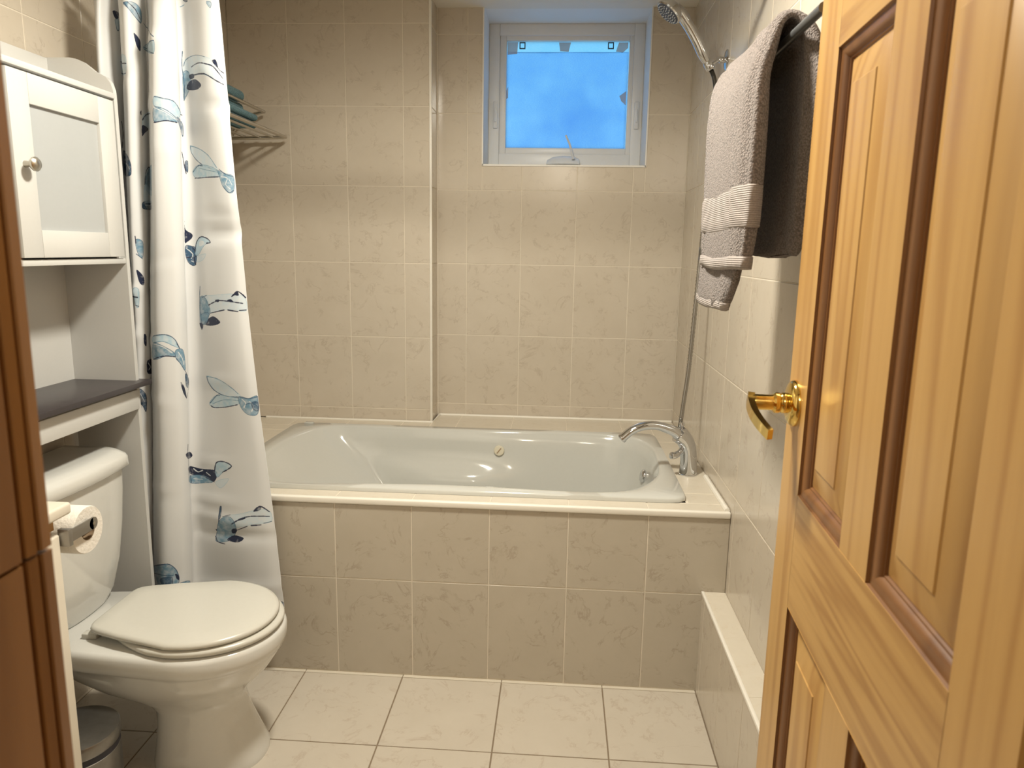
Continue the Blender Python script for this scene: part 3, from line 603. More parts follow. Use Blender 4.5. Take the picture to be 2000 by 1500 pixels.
 ('f','n',1.1,[1382,996,1420,989,1441,983,1464,976,1486,970,1508,968,1532,968,1560,970,1588,973,1612,974,1629,972,1640,967,1646,961,1648,953,1648,944,1647,936,1644,926,1638,915,1631,903,1622,894,1613,889,1603,889,1592,894,1579,901,1564,908,1546,912,1522,914,1493,915,1464,918,1436,924,1414,934,1342,960,1322,977,1319,991,1326,1000]),
 ('s','w',1.8,[1445,968,1450,964,1458,958,1466,952,1475,947,1483,944,1491,945,1499,948,1508,952,1515,955,1520,958]),
 ('s','w',1.5,[1554,946,1587,929]),
 ('f','m',0.9,[1413,924,1434,924,1459,923,1485,923,1510,923,1533,921,1553,918,1573,911,1590,903,1602,895,1606,888,1601,883,1589,879,1572,876,1552,873,1531,869,1508,865,1483,862,1455,861,1428,865,1403,874,1331,897,1322,911,1324,923,1348,930]),
 ('s','n',1.8,[1413,924,1420,873]),
 ('s','w',1.5,[1443,897,1482,893,1519,893]),
 ('s','n',1.8,[1546,912,1583,901,1619,890]),
 ('f','l',0.8,[1630,977,1631,988,1632,1000,1635,1011,1640,1021,1647,1028,1657,1033,1669,1036,1683,1038,1698,1038,1710,1038,1724,1035,1739,1032,1753,1026,1762,1020,1764,1013,1758,1005,1744,994,1726,983,1707,972,1692,963,1681,953,1670,942,1661,933,1653,927,1646,925,1640,930,1636,940,1632,952,1630,965]),
 ('s','n',2.0,[1626,966,1628,975,1631,989,1635,1004,1640,1018,1647,1028,1657,1034,1669,1038,1683,1040,1697,1040,1711,1040,1725,1037,1741,1033,1755,1027,1765,1021,1768,1014,1760,1005,1744,994,1724,982,1705,972,1692,965]),
 ('f','p',0.6,[1632,891,1647,900,1673,910,1702,920,1727,925,1740,925,1737,916,1725,899,1707,879,1688,862,1674,853,1662,854,1648,861,1637,871,1630,882]),
 ('f','p',0.75,[1680,651,1697,661,1720,668,1748,674,1777,679,1804,686,1832,695,1860,706,1887,716,1912,724,1932,728,1947,729,1960,727,1970,723,1977,718,1983,710,1988,698,1990,682,1991,666,1988,651,1981,640,1968,635,1951,632,1932,631,1911,629,1892,625,1872,619,1850,612,1827,604,1802,595,1777,585,1751,574,1724,560,1698,547,1677,540,1664,542,1658,556,1658,580,1662,608,1671,634]),
 ('f','m',0.75,[1656,627,1670,639,1687,649,1705,656,1723,659,1738,658,1751,649,1764,635,1772,615,1776,594,1775,573,1768,552,1758,531,1749,515,1738,500,1724,488,1705,478,1682,469,1657,463,1635,460,1619,461,1612,467,1610,478,1611,492,1614,508,1617,523,1620,541,1627,565,1635,588,1644,610]),
 ('s','d',2.0,[1670,725,1667,715,1661,700,1657,685,1654,670,1652,658,1651,647,1651,638,1650,628,1649,620,1648,613]),
 ('f','d',0.9,[1660,718,1663,724,1667,726,1670,725,1672,720,1672,714,1670,703,1669,688,1666,673,1664,659,1662,649,1660,642,1657,636,1655,633,1652,633,1651,637,1651,648,1651,665,1653,685,1655,704]),
 ('s','n',1.2,[1680,653,1738,673]),
 ('s','n',2.0,[1748,611,1758,618,1771,628,1786,638,1800,648,1813,655,1826,661,1837,666,1849,670,1863,674,1877,677,1896,679,1918,680,1941,681,1961,679,1975,678]),
 ('f','n',1.1,[1794,638,1794,640,1798,646,1805,652,1812,657,1818,661,1824,662,1831,662,1837,662,1841,660,1842,658,1836,654,1825,649,1812,644,1800,640]),
 ('s','n',2.2,[1893,713,1897,719,1904,729,1912,739,1921,746,1929,749,1939,746,1950,738,1962,727,1971,717,1978,710]),
 ('f','n',1.0,[1895,716,1900,721,1907,730,1916,739,1924,746,1929,749,1932,749,1934,744,1934,739,1934,733,1932,728,1929,725,1924,721,1919,718,1914,716,1910,714,1905,713,1901,712,1897,712,1895,713]),
 ('s','n',1.4,[1761,558,1808,583,1848,606]),
 ('s','n',2.4,[1874,613,1899,617,1924,621]),
 ('s','d',1.6,[1941,632,1984,642]),
 ('f','n',1.2,[1700,484,1701,490,1709,499,1721,507,1734,516,1745,521,1754,524,1763,524,1773,524,1781,523,1789,522,1797,521,1805,519,1812,517,1816,514,1818,510,1815,505,1810,498,1801,491,1791,484,1780,480,1765,478,1746,478,1726,479,1709,481]),
 ('f','n',1.1,[1740,567,1746,572,1754,576,1763,578,1771,580,1776,579,1778,575,1777,568,1776,560,1773,553,1769,547,1764,543,1758,539,1750,536,1743,535,1739,536,1737,539,1735,546,1735,554,1737,561]),
 ('f','n',1.1,[1611,548,1612,549,1615,549,1618,549,1620,548,1622,547,1621,545,1620,541,1617,537,1615,534,1614,533,1613,534,1611,537,1611,541,1610,545]),
 ('s','n',1.8,[1609,496,1612,491,1614,484,1618,476,1623,468,1629,462,1638,459,1650,457,1663,456,1675,456,1683,455]),
 ('f','m',0.8,[925,296,981,319,1026,337,1063,349,1089,355,1108,355,1123,351,1138,344,1151,334,1162,323,1172,311,1181,298,1188,283,1194,268,1198,254,1200,242,1201,231,1201,221,1198,213,1190,208,1176,205,1152,206,1117,207,1073,204,1004,189]),
 ('s','d',1.6,[925,293,979,313,1025,332,1062,346,1089,354,1108,355,1123,351,1138,344,1151,334,1162,323,1172,311,1180,298,1187,281,1192,265,1197,251,1200,242]),
 ('s','d',1.3,[941,247,992,259,1031,267,1060,270,1082,272,1099,272,1115,272,1130,272,1142,271,1151,270]),
 ('f','d',0.8,[1047,243,1066,252,1089,260,1111,264,1129,264,1140,261,1147,253,1150,241,1150,228,1148,216,1143,209,1134,205,1119,205,1101,205,1083,205,1067,206,1054,209,1044,215,1038,224,1038,233]),
 ('f','n',1.2,[1167,279,1170,280,1176,278,1182,274,1189,269,1194,264,1197,258,1199,250,1201,242,1202,235,1201,231,1198,231,1193,233,1188,236,1183,241,1178,246,1175,252,1171,260,1168,268,1166,275]),
 ('f','m',0.8,[1211,209,1220,211,1236,211,1258,208,1281,203,1298,197,1307,190,1310,182,1309,175,1304,170,1295,168,1281,171,1262,176,1244,182,1229,187,1220,190,1214,194,1210,199,1208,203,1207,207]),
 ('f','n',1.1,[281,154,289,151,301,145,574,190,590,187,598,183,602,178,603,173,603,169,601,166,597,164,589,163,559,155,296,111,284,116,277,121,274,128,273,136,274,144,277,151]),
 ('f','d',0.9,[1975,70,1978,70,1983,69,1989,67,1994,63,1997,59,1999,54,1999,47,1999,39,1998,33,1997,29,1994,29,1990,32,1986,36,1982,40,1979,45,1977,49,1975,55,1974,61,1974,67])]

# ------------------------------------------------------------------ room shell
TW, TH, TZ = 0.25, 0.3323, 0.0045          # wall tile pitch and the height of a bed joint
CEIL = 2.44
YB, YL = 1.223, 1.062                      # back wall, and its shallower left part
XL = -2.003                                # left wall
YF = -1.70                                 # inner face of the door wall
HALL = 0.15                                # the hall floor is a step up
g = 0.0013                                 # grout lies this far behind the tile faces

floor = structure(box('floor', 'floor_grout', None, XL - .1, .1, YF - .02, YB + .1, -.12, -.002))
tiles(floor, (0, 0, 0), X3, Y3, cuts(XL, -.073, -.3743, .3296), cuts(YF, -.012, -.3514, .3296), 'floor_tile', gap=.004)
tiles(floor, (0, 0, 0), X3, Y3, cuts(XL, -.073, -.3743, .3296), [-.012, 0.004], 'deck_tile', gap=.002)

zc = cuts(0.0045, CEIL, TZ, TH)
zc_up = cuts(.61, CEIL, TZ, TH)

wr = structure(box('wall_right', 'grout', None, g, .12, YF - .17, YB + .3, -.1, CEIL))
tiles(wr, (0, 0, 0), (0, -1, 0), Z3, cuts(-YB, 1.70, -.4644, TW), zc, 'wall_tile')

wl = structure(box('wall_left', 'grout', None, XL - .12, XL - g, YF - .17, YB + .3, -.1, CEIL))
tiles(wl, (XL, 0, 0), Y3, Z3, cuts(YF, YL, -.183, TW), zc, 'wall_tile')

WX0, WX1, WZ0 = -.917, -.182, 1.775
bm = bmesh.new()
bx(bm, XL - .1, WX0, YB + g, YB + .3, -.1, CEIL + .02)
bx(bm, WX1, .1, YB + g, YB + .3, -.1, CEIL + .02)
bx(bm, WX0, WX1, YB + g, YB + .3, -.1, WZ0)
wb = structure(finish(bm, 'wall_back', 'grout'))
tiles(wb, (0, YB, 0), X3, Z3, cuts(-1.12, 0, -.2351, TW), zc_up, 'wall_tile', hole=(WX0, WX1, WZ0, 3))

wbl = structure(box('wall_back_left', 'grout', None, XL, -1.122 - g, YL + g, YB + .02, .6125, CEIL))
tiles(wbl, (0, YL, 0), X3, Z3, cuts(XL, -1.127, -1.242, TW), zc_up, 'wall_tile')
tiles(wbl, (-1.122, 0, 0), Y3, Z3, [YL + .004, YB], zc_up, 'wall_tile')
structure(box('trim_1', 'caulk', None, -1.130, -1.119, YL - .003, YL + .008, .612, CEIL, .0025))

structure(box('ceiling', 'ceiling', None, XL - .1, .1, YF - .17, YB + .02, CEIL, CEIL + .1))

# door wall, with the doorway
bm = bmesh.new()
bx(bm, XL - .1, -.95, YF - .17, YF, -.1, CEIL)
bx(bm, -.165, .1, YF - .17, YF, -.1, CEIL)
bx(bm, -.95, -.165, YF - .17, YF, 2.26, CEIL)
structure(finish(bm, 'wall_front', 'paint'))

# hall behind the camera
structure(box('floor_hall', 'hallfloor', None, -1.7, 1.0, -3.6, YF - .005, -.1, HALL, .004))
structure(box('wall_hall_back', 'hallpaint', None, -1.8, 1.1, -3.7, -3.6, -.1, 2.6))
structure(box('wall_hall_left', 'hallpaint', None, -1.8, -1.7, -3.6, YF - .17, -.1, 2.6))
structure(box('wall_hall_right', 'hallpaint', None, 1.0, 1.1, -3.6, YF - .17, -.1, 2.6))
structure(box('wall_hall_end', 'hallpaint', None, .1, 1.1, YF - .17, YF - .07, -.1, 2.6))
structure(box('ceiling_hall', 'ceiling', None, -1.8, 1.1, -3.7, YF - .17, CEIL, CEIL + .1))

# left door jamb with its rebate, in two lengths
JX = -.0245
jp = [(-.93, -1.872), (-.896, -1.872), (-.896, -1.7215), (-.902, -1.7205), (-.902, -1.7165), (-.897, -1.7145), (-.896, -1.7065), (-.8995, -1.7050), (-.8990, -1.7020), (-.896, -1.7005), (-.897, -1.690), (-.93, -1.686)]
jp = [(x + JX, y) for x, y in jp]
for i, (z0, z1) in enumerate(((HALL, 1.1755), (1.1785, 2.23))):
    bm = prism(bmesh.new(), jp, lambda p: Vector((p[0], p[1], z0)), lambda p: Vector((p[0], p[1], z1)))
    structure(finish(bm, 'trim_%d' % (2 + i), 'pine_dark'))
structure(box('trim_4', 'pine_dark', None, -.95, -.165, -1.872, -1.69, 2.23, 2.26, .003))
structure(box('trim_5', 'pine_dark', None, -.205, -.165, -1.872, -1.715, HALL, 2.23, .003))

# ------------------------------------------------------------------ window in its deep white reveal
win = bpy.data.objects.new('window_1', None); COL.objects.link(win); win.location = (-.55, YB, WZ0); structure(win)
bm = bmesh.new()
YW = 1.47
bx(bm, WX0 - .002, WX0 + .004, YB - .004, YW + .06, WZ0, CEIL + .004)
bx(bm, WX1 - .004, WX1 + .002, YB - .004, YW + .06, WZ0, CEIL + .004)
bx(bm, WX0, WX1, YB - .004, YW + .06, WZ0 - .002, WZ0 + .006)
finish(bm, 'reveal', 'paint', win)
box('reveal_ceiling', 'paint', win, WX0 - .1, WX1 + .1, YB + .02, YW + .06, CEIL, CEIL + .06)
def ring(name, mat, parent, x0, x1, z0, z1, w, y0, y1, bev, wb_=None):
    wb_ = wb_ or w
    bm = bmesh.new()
    bx(bm, x0, x0 + w, y0, y1, z0, z1, bev); bx(bm, x1 - w, x1, y0, y1, z0, z1, bev)
    bx(bm, x0 + w, x1 - w, y0, y1, z0, z0 + wb_, bev); bx(bm, x0 + w, x1 - w, y0, y1, z1 - w, z1, bev)
    return finish(bm, name, mat, parent)
ring('frame', 'vinyl', win, WX0 + .004, WX1 - .004, WZ0 + .006, CEIL, .050, YW - .015, YW + .05, .003, .076)
ring('sash', 'vinyl', win, -.863, -.225, 1.855, 2.401, .031, YW - .001, YW + .045, .003)
box('pane', 'glass', win, -.834, -.259, 1.884, 2.372, YW + .030, YW + .034) if False else box('pane', 'glass', win, -.834, -.259, YW + .030, YW + .034, 1.884, 2.372)
film = box('fabric_film', 'film', win, -.832, -.257, YW + .018, YW + .0195, 1.886, 2.324)
film['label'] = 'translucent blue fabric taped over the pane'
# strips of tape holding the fabric
def tape(pts, name='tape'):
    bm = bmesh.new()
    loft(bm, [[Vector((x, YW + .0178, z)) for x, z in pts], [Vector((x, YW + .0168, z)) for x, z in pts]])
    finish(bm, name, 'tape', win, smooth=False)
tape([(-.830, 2.368), (-.780, 2.368), (-.783, 2.315), (-.828, 2.312)])
tape([(-.586, 2.366), (-.530, 2.366), (-.540, 2.325), (-.580, 2.328)])
tape([(-.305, 2.366), (-.262, 2.366), (-.262, 2.342), (-.285, 2.322), (-.318, 2.326)])
tape([(-.293, 2.128), (-.262, 2.150), (-.262, 2.086), (-.284, 2.106)])
tape([(-.832, 2.150), (-.824, 2.168), (-.824, 2.118), (-.832, 2.112)])
bm = bmesh.new()
loft(bm, [[Vector((x, YW + y, z)) for x, z in ((-.832, 2.371), (-.257, 2.371), (-.257, 2.322), (-.40, 2.319), (-.52, 2.323), (-.66, 2.318), (-.832, 2.322))] for y in (.0205, .0200)])
hem = finish(bm, 'bare_glass_band', film_mat('bright_sheet', (0.93, 0.93, 0.93), .04), win, smooth=False)  # bright sheet added for the lit gap where the fabric is missing
for cx in (-.7585, -.3425):                  # the two black screen clips at the head of the pane
    bm = bmesh.new()
    y0, y1, z0, z1 = YW + .010, YW + .016, 2.336, 2.366
    bx(bm, cx - .014, cx - .0095, y0, y1, z0, z1); bx(bm, cx + .0095, cx + .014, y0, y1, z0, z1)
    bx(bm, cx - .0095, cx + .0095, y0, y1, z0, z0 + .0045); bx(bm, cx - .0095, cx + .0095, y0, y1, z1 - .004, z1)
    finish(bm, 'clip', 'black', win)
for cx in (-.880, -.212):                    # side latches
    l = box('latch', 'vinyl', win, cx - .011, cx + .011, YW - .026, YW - .014, 1.972, 2.095, .004)
    box('latch_lever', 'vinyl', l, cx - .004, cx + .004, YW - .036, YW - .025, 2.0, 2.06, .003)
bm = bmesh.new()
secs = [(-.632, .016, .006), (-.628, .020, .020), (-.60, .030, .034), (-.55, .036, .040), (-.50, .033, .036), (-.475, .024, .026), (-.470, .016, .008)]
loft(bm, [[Vector((x, YW - .014 - d * 1.1, 1.808)), Vector((x, YW - .014 - d * .8, 1.808 + h * .7)), Vector((x, YW - .014 - d * .25, 1.808 + h)), Vector((x, YW - .010, 1.808 + h)), Vector((x, YW - .010, 1.808))] for x, d, h in secs])
crank = finish(bm, 'crank_housing', 'vinyl', win)
hp = spline([(-.503, YW - .052, 1.830), (-.512, YW - .056, 1.862), (-.522, YW - .058, 1.895), (-.533, YW - .058, 1.918), (-.541, YW - .055, 1.936)], 5)
finish(sweep(bmesh.new(), hp, [.013 - .006 * (k / (len(hp) - 1)) ** .5 if k < len(hp) - 5 else .008 for k in range(len(hp))], 10, (1, .6)), 'crank_handle', 'vinyl', crank)

# ------------------------------------------------------------------ tiled tub surround
ts = thing('tub_surround', (-1.0, .3, 0), 'beige tiled bathtub platform across the far end of the bathroom', 'tub surround')
bm = bmesh.new()
bx(bm, XL + .001, -.001, g, .085, 0, .609)
bx(bm, -.124, -.001, .085, YB - .001, 0, .609)
bx(bm, XL + .001, -.124, .92, YL - .001, 0, .609)
bx(bm, -1.12, -.124, YL - .001, YB - .001, 0, .609)
bx(bm, XL + .001, -1.712, .085, .92, 0, .609)
core = finish(bm, 'masonry', 'grout', ts, smooth=False)
xf = cuts(XL, 0, -.2516, TW)
tiles(core, (0, 0, 0), X3, Z3, xf, [0.002, TZ + TH, .592], 'tub_tile')
tiles(core, (0, 0, .610), X3, Y3, xf, [.010, .078], 'deck_tile')
tiles(core, (0, 0, .610), X3, Y3, [-.118, 0], cuts(.078, YB, .178, .33), 'deck_tile')
tiles(core, (0, 0, .610), X3, Y3, cuts(-1.12, -.118, -.2516, TW), [.925, YB], 'deck_tile')
tiles(core, (0, 0, .610), X3, Y3, cuts(XL, -1.12, -.2516, TW), [.925, YL], 'deck_tile')
tiles(core, (0, 0, .610), X3, Y3, [XL, -1.715], cuts(.078, .925, .178, .33), 'deck_tile')
box('edge_trim', 'caulk', ts, XL + .002, -.001, -.007, .011, .592, .6135, .005, 3)
for pts_, r_ in (([(-.0092, .012, .613), (-.0092, .36, .613)], .0085), ([(-1.108, YB - .0078, .612), (-.004, YB - .0078, .612)], .007),
                 ([(XL + .1, YL - .0070, .612), (-1.117, YL - .0095, .612), (-1.111, YB - .0075, .612)], .006)):
    finish(sweep(bmesh.new(), pts_, r_, 8), 'caulk_bead', 'caulk', ts)

# low tiled pipe ledge along the right wall
lg = structure(box('trim_6', 'grout', None, -.073 + g, -.0005, YF, -.0005, 0, .347 - g))
tiles(lg, (-.073, 0, 0), (0, -1, 0), Z3, cuts(.004, 1.70, .2915, .243), [0.002, .339], 'wall_tile', gap=.0025)
tiles(lg, (0, 0, .347), X3, Y3, [-.066, -.001], cuts(YF, -.026, -.554, .525), 'deck_tile', gap=.0025)
tiles(lg, (0, 0, .347), X3, Y3, [-.066, -.001], [-.026, -.002], 'deck_tile', gap=.0025)
structure(box('trim_7', 'caulk', None, -.0755, -.065, YF, -.001, .338, .3495, .0028))

# ------------------------------------------------------------------ bathtub
tub = thing('bathtub', (-.9, .5, .2), 'glossy white oval soaking tub set into the tiled platform', 'bathtub')
TOP = [(-1.62, .30), (-1.555, .15), (-1.46, .098), (-1.336, .093), (-1.17, .115), (-.95, .133), (-.757, .129), (-.55, .114), (-.40, .117), (-.275, .175), (-.185, .33), (-.160, .54), (-.168, .72), (-.245, .850), (-.42, .885), (-.75, .872), (-1.08, .872), (-1.40, .885), (-1.555, .855), (-1.625, .70), (-1.645, .50)]
BOT = [(-1.17, .38), (-1.12, .31), (-1.06, .275), (-1.00, .26), (-.93, .255), (-.83, .255), (-.71, .25), (-.55, .245), (-.43, .255), (-.355, .31), (-.315, .40), (-.30, .53), (-.315, .62), (-.37, .70), (-.45, .725), (-.70, .735), (-.86, .73), (-.99, .725), (-1.09, .69), (-1.16, .61), (-1.185, .50)]
K = 6
top = spline([(x, y, 0) for x, y in TOP], K, True)
bot = spline([(x, y, 0) for x, y in BOT], K, True)
n = len(top)
cx, cy = -.915, .496
x0, x1, y0, y1, rc = -1.712, -.119, .071, .921, .05
outer = []
for p in top:                                # matching point on the rounded rectangle of the lip
    d = Vector((p.x - cx, p.y - cy)); s = 1e9
    hx, hy = (x1 - x0) / 2, (y1 - y0) / 2
    e = 26.0
    f = (abs(d.x / hx) ** e + abs(d.y / hy) ** e) ** (-1 / e)
    outer.append(Vector(((x0 + x1) / 2 + d.x * f, (y0 + y1) / 2 + d.y * f, 0)))
LIP, TB = .626, .20
def sm(a, b, x):
    t = min(1, max(0, (x - a) / (b - a))); return t * t * (3 - 2 * t)
rings = []
rings.append([Vector((p.x, p.y, .6106)) for p in outer])
rings.append([Vector((p.x, p.y, LIP - .006)) for p in outer])
rings.append([p.lerp(q, .05) + Vector((0, 0, LIP)) for p, q in zip(outer, top)])
rings.append([p.lerp(q, .80) + Vector((0, 0, LIP)) for p, q in zip(outer, top)])
rings.append([p.lerp(q, .95) + Vector((0, 0, LIP - .002)) for p, q in zip(outer, top)])
levels = [0, .02, .05, .10, .17, .24, .30, .34, .38, .42, .47, .55, .65, .75, .83, .89, .94, .97, .99, 1.0]
for t in levels:
    r = []
    for p, q in zip(top, bot):
        arm = sm(-1.50, -1.30, p.x) * (1 - sm(-1.05, -.62, p.x))
        f0 = .06 * sm(0, .06, t) + .62 * t * .9 + .38 * max(0, (t - .7) / .3) ** 2.2
        fl = .06 * sm(0, .06, t) + .10 * t + .50 * sm(.22, .46, t) + .12 * t + .22 * max(0, (t - .7) / .3) ** 2.2
        back = sm(-1.40, -1.55, p.x) if False else 1 - sm(-1.60, -1.42, p.x)
        f = f0 * (1 - arm) + fl * arm
        f = f * (1 - back) + (t * .93 + .07 * max(0, (t - .7) / .3) ** 2) * back
        if t == 1.0: f = 1
        c = p.lerp(q, min(1, f))
        c.z = LIP - .008 - (LIP - .008 - TB) * (1 - (1 - t) ** 1.06)
        r.append(c)
    rings.append(r)
rings.append([p.lerp(Vector((-.72, .49, TB)), .25) + Vector((0, 0, -.003)) for p in rings[-1]])
rings.append([p.lerp(Vector((-.72, .49, TB)), .9) for p in rings[-1]])
shell = finish(loft(bmesh.new(), rings, False, True), 'shell', 'acrylic', tub, angle=70)

# ------------------------------------------------------------------ fittings on the tub
bm = lathe(bmesh.new(), [(.020, -.004), (.0225, .002), (.0225, .008), (.020, .011), (.004, .012)], JET_AT, JET_N, 28)
jet = finish(bm, 'jet_cover', 'cream', tub); jet['label'] = 'round cream plastic jet cover with a slot'
jn = Vector(JET_N).normalized(); jm = Matrix.Translation(Vector(JET_AT) + jn * .0115) @ jn.to_track_quat('Z', 'Y').to_matrix().to_4x4() @ Matrix.Rotation(math.radians(-38), 4, 'Z')
box('slot', 'card', jet, -.0022, .0022, -.014, .014, -.001, .0014, 0, 2, jm)
bm = lathe(bmesh.new(), [(.024, -.004), (.027, .001), (.0265, .006), (.021, .012), (.008, .015)], OVER_AT, OVER_N, 32)
ov = finish(bm, 'overflow_cover', 'chrome', tub); ov['label'] = 'round chrome overflow plate'
on = Vector(OVER_N).normalized()
box('end_cap', 'acrylic', tub, -1.665, -1.625, .893, .915, .624, .632, .003)

fau = thing('bath_faucet', (-.075, .39, .61), 'chrome arched bath faucet on the tub deck by the right wall', 'faucet')
bp = spline([(-.066, .395, .6108), (-.066, .395, .640), (-.068, .394, .680), (-.074, .393, .715), (-.088, .391, .742), (-.108, .388, .760)], 6)
finish(sweep(bmesh.new(), bp, [.0325 - .003 * math.sin(math.pi * k / (len(bp) - 1)) for k in range(len(bp))], 24), 'body', 'chrome', fau)
sp = spline([(-.084, .392, .728), (-.118, .387, .765), (-.152, .382, .781), (-.195, .377, .792), (-.240, .371, .789), (-.280, .366, .772), (-.310, .362, .746)], 7)
finish(sweep(bmesh.new(), sp, [.0265 - .0085 * min(1, k / 20) for k in range(len(sp))], 20, (1.05, .85)), 'spout', 'chrome', fau)
e = sp[-1]; dr = (sp[-1] - sp[-3]).normalized()
finish(lathe(bmesh.new(), [(.0150, -.004), (.0175, -.002), (.0175, .006), (.013, .009), (.012, .002)], e, dr, 20), 'spout_tip', 'chrome', fau)
finish(sweep(bmesh.new(), spline([(-.094, .386, .705), (-.108, .372, .693), (-.124, .360, .688), (-.138, .352, .690)], 4), [.010] * 5 + [.012] * 4 + [.013] * 3 + [.009], 12), 'handle', 'chrome', fau)
finish(sweep(bmesh.new(), spline([(-.100, .398, .758), (-.097, .402, .782), (-.095, .404, .802)], 4), [.005, .005, .005, .0055, .0065, .008, .0095, .0095, .006], 12), 'diverter', 'chrome', fau)
finish(lathe(bmesh.new(), [(.034, 0), (.034, .003), (.029, .006)], (-.066, .395, .6108), Z3, 28), 'base_ring', 'chrome', fau)

# hand shower, its hose and the wall bracket
hs = thing('hand_shower', (-.06, .5, 2.03), 'chrome hand shower with a long steel hose running down to the faucet', 'shower head')
gp = spline([(-.056, .500, 2.022), (-.066, .499, 2.036), (-.082, .496, 2.060), (-.108, .490, 2.106), (-.138, .483, 2.150), (-.165, .476, 2.182)], 6)
finish(sweep(bmesh.new(), gp, [.0105 if k < 6 else (.0105 + .0075 * min(1, (k - 6) / 8)) for k in range(len(gp))], 18), 'grip', 'chrome', hs)
hc, hn = Vector((-.212, .462, 2.190)), Vector((-.62, -.10, -.75)).normalized()
bm = lathe(bmesh.new(), [(.012, -.036), (.026, -.030), (.040, -.018), (.047, -.006), (.048, .002), (.044, .006)], hc, hn, 36)
sweep(bm, [(-.150, .480, 2.166), (-.168, .475, 2.188), (-.190, .468, 2.206)], [.0185, .020, .018], 16)
hd = finish(bm, 'head', 'chrome', hs)
face = finish(lathe(bmesh.new(), [(.0425, .005), (.0415, .008), (.010, .010)], hc, hn, 32), 'spray_face', 'darkrubber', hd)
bm = bmesh.new()
u_ = hn.orthogonal().normalized(); v_ = hn.cross(u_)
for rr, cnt in ((.008, 5), (.017, 10), (.026, 15), (.035, 20)):
    for k in range(cnt):
        a = 2 * math.pi * k / cnt + rr * 90
        lathe(bm, [(.0021, .007), (.0019, .0115)], hc + u_ * (rr * math.cos(a)) + v_ * (rr * math.sin(a)), hn, 6)
nz_ = finish(bm, 'nozzles', 'frost', hd); nz_['kind'] = 'stuff'
collar = finish(lathe(bmesh.new(), [(.0135, -.014), (.0150, -.010), (.0150, .012), (.0125, .016)], (-.062, .4995, 2.030), (-.52, -.06, .8), 20), 'collar', 'chrome', hs)
hp = spline([(-.054, .500, 2.018), (-.040, .501, 1.985), (-.034, .501, 1.93), (-.038, .497, 1.80), (-.042, .492, 1.69), (-.052, .478, 1.45), (-.058, .470, 1.33), (-.074, .452, 1.02), (-.088, .438, .88), (-.099, .428, .775)], 44)
rads = [.0088 if k % 2 else .0068 for k in range(len(hp))]
hose = finish(sweep(bmesh.new(), hp, rads, 10), 'hose', 'hosesteel', hs, angle=75)
br = thing('shower_bracket', (0, .513, 2.05), 'small chrome wall bracket holding the hand shower', 'bracket')
finish(lathe(bmesh.new(), [(.034, -.001), (.034, .003), (.028, .007), (.012, .009)], (0, .513, 2.053), (-1, 0, 0), 32), 'flange', 'chrome', br)
finish(sweep(bmesh.new(), [(-.004, .513, 2.053), (-.026, .512, 2.053), (-.030, .511, 2.051), (-.050, .504, 2.036)], [.0105, .0105, .007, .007], 14), 'arm', 'chrome', br)

# ------------------------------------------------------------------ curtain rod, rings, printed curtain
rod = thing('curtain_rod', (-1.0, -.06, 2.15), 'slim chrome shower rod spanning the tub opening', 'rod')
finish(sweep(bmesh.new(), [(XL + .002, -.06, 2.15), (-.002, -.06, 2.15)], .0125, 20), 'pole', 'chrome', rod)
for xe, s in ((XL + .001, 1), (-.001, -1)):
    finish(lathe(bmesh.new(), [(.030, 0), (.030, .006), (.018, .02), (.015, .03)], (xe, -.06, 2.15), (s, 0, 0), 24), 'end_flange', 'chrome', rod)

CT = [(-1.890, -.03), (-1.858, -.075), (-1.838, -.035), (-1.830, -.005), (-1.808, -.05), (-1.775, -.080), (-1.752, -.05), (-1.750, -.010), (-1.722, -.05), (-1.688, -.094), (-1.655, -.082), (-1.645, -.048), (-1.658, -.016), (-1.636, -.006), (-1.600, -.034), (-1.562, -.058), (-1.532, -.060), (-1.516, -.045)]
CM = [(-1.910, -.03), (-1.888, -.075), (-1.862, -.035), (-1.852, -.005), (-1.830, -.055), (-1.808, -.080), (-1.788, -.05), (-1.797, -.014), (-1.7705, -.06), (-1.730, -.100), (-1.684, -.087), (-1.671, -.050), (-1.684, -.016), (-1.658, -.004), (-1.610, -.026), (-1.550, -.048), (-1.505, -.056), (-1.479, -.048)]
CB = [(-1.940, -.03), (-1.918, -.075), (-1.890, -.035), (-1.876, -.01), (-1.866, -.05), (-1.850, -.075), (-1.834, -.05), (-1.838, -.020), (-1.828, -.06), (-1.7705, -.100), (-1.726, -.085), (-1.712, -.052), (-1.717, -.022), (-1.692, -.012), (-1.620, -.030), (-1.530, -.050), (-1.450, -.056), (-1.408, -.048)]
CZ0, CZ1, KU, NV = .245, 2.118, 9, 120
def cur_curve(z):
    out = []
    for a, b, c in zip(CT, CM, CB):
        if z > 1.21:
            t = (z - 1.21) / (2.0 - 1.21); p = Vector(b).lerp(Vector(a), t)
        else:
            t = (1.21 - z) / (1.21 - .3); p = Vector(b).lerp(Vector(c), t)
        out.append((p.x, p.y, 0))
    return spline(out, KU)
mid = cur_curve(1.21)
arc = [0]
for a, b in zip(mid, mid[1:]):
    arc.append(arc[-1] + (b - a).length)
W = arc[-1]
rnd = random.Random(3)
wr_ = [(rnd.uniform(.2, 2.0), rnd.uniform(0, W), rnd.uniform(.04, .12), rnd.uniform(-.009, .009), rnd.uniform(-.25, .25)) for _ in range(44)]
verts, faces, uvs = [], [], []
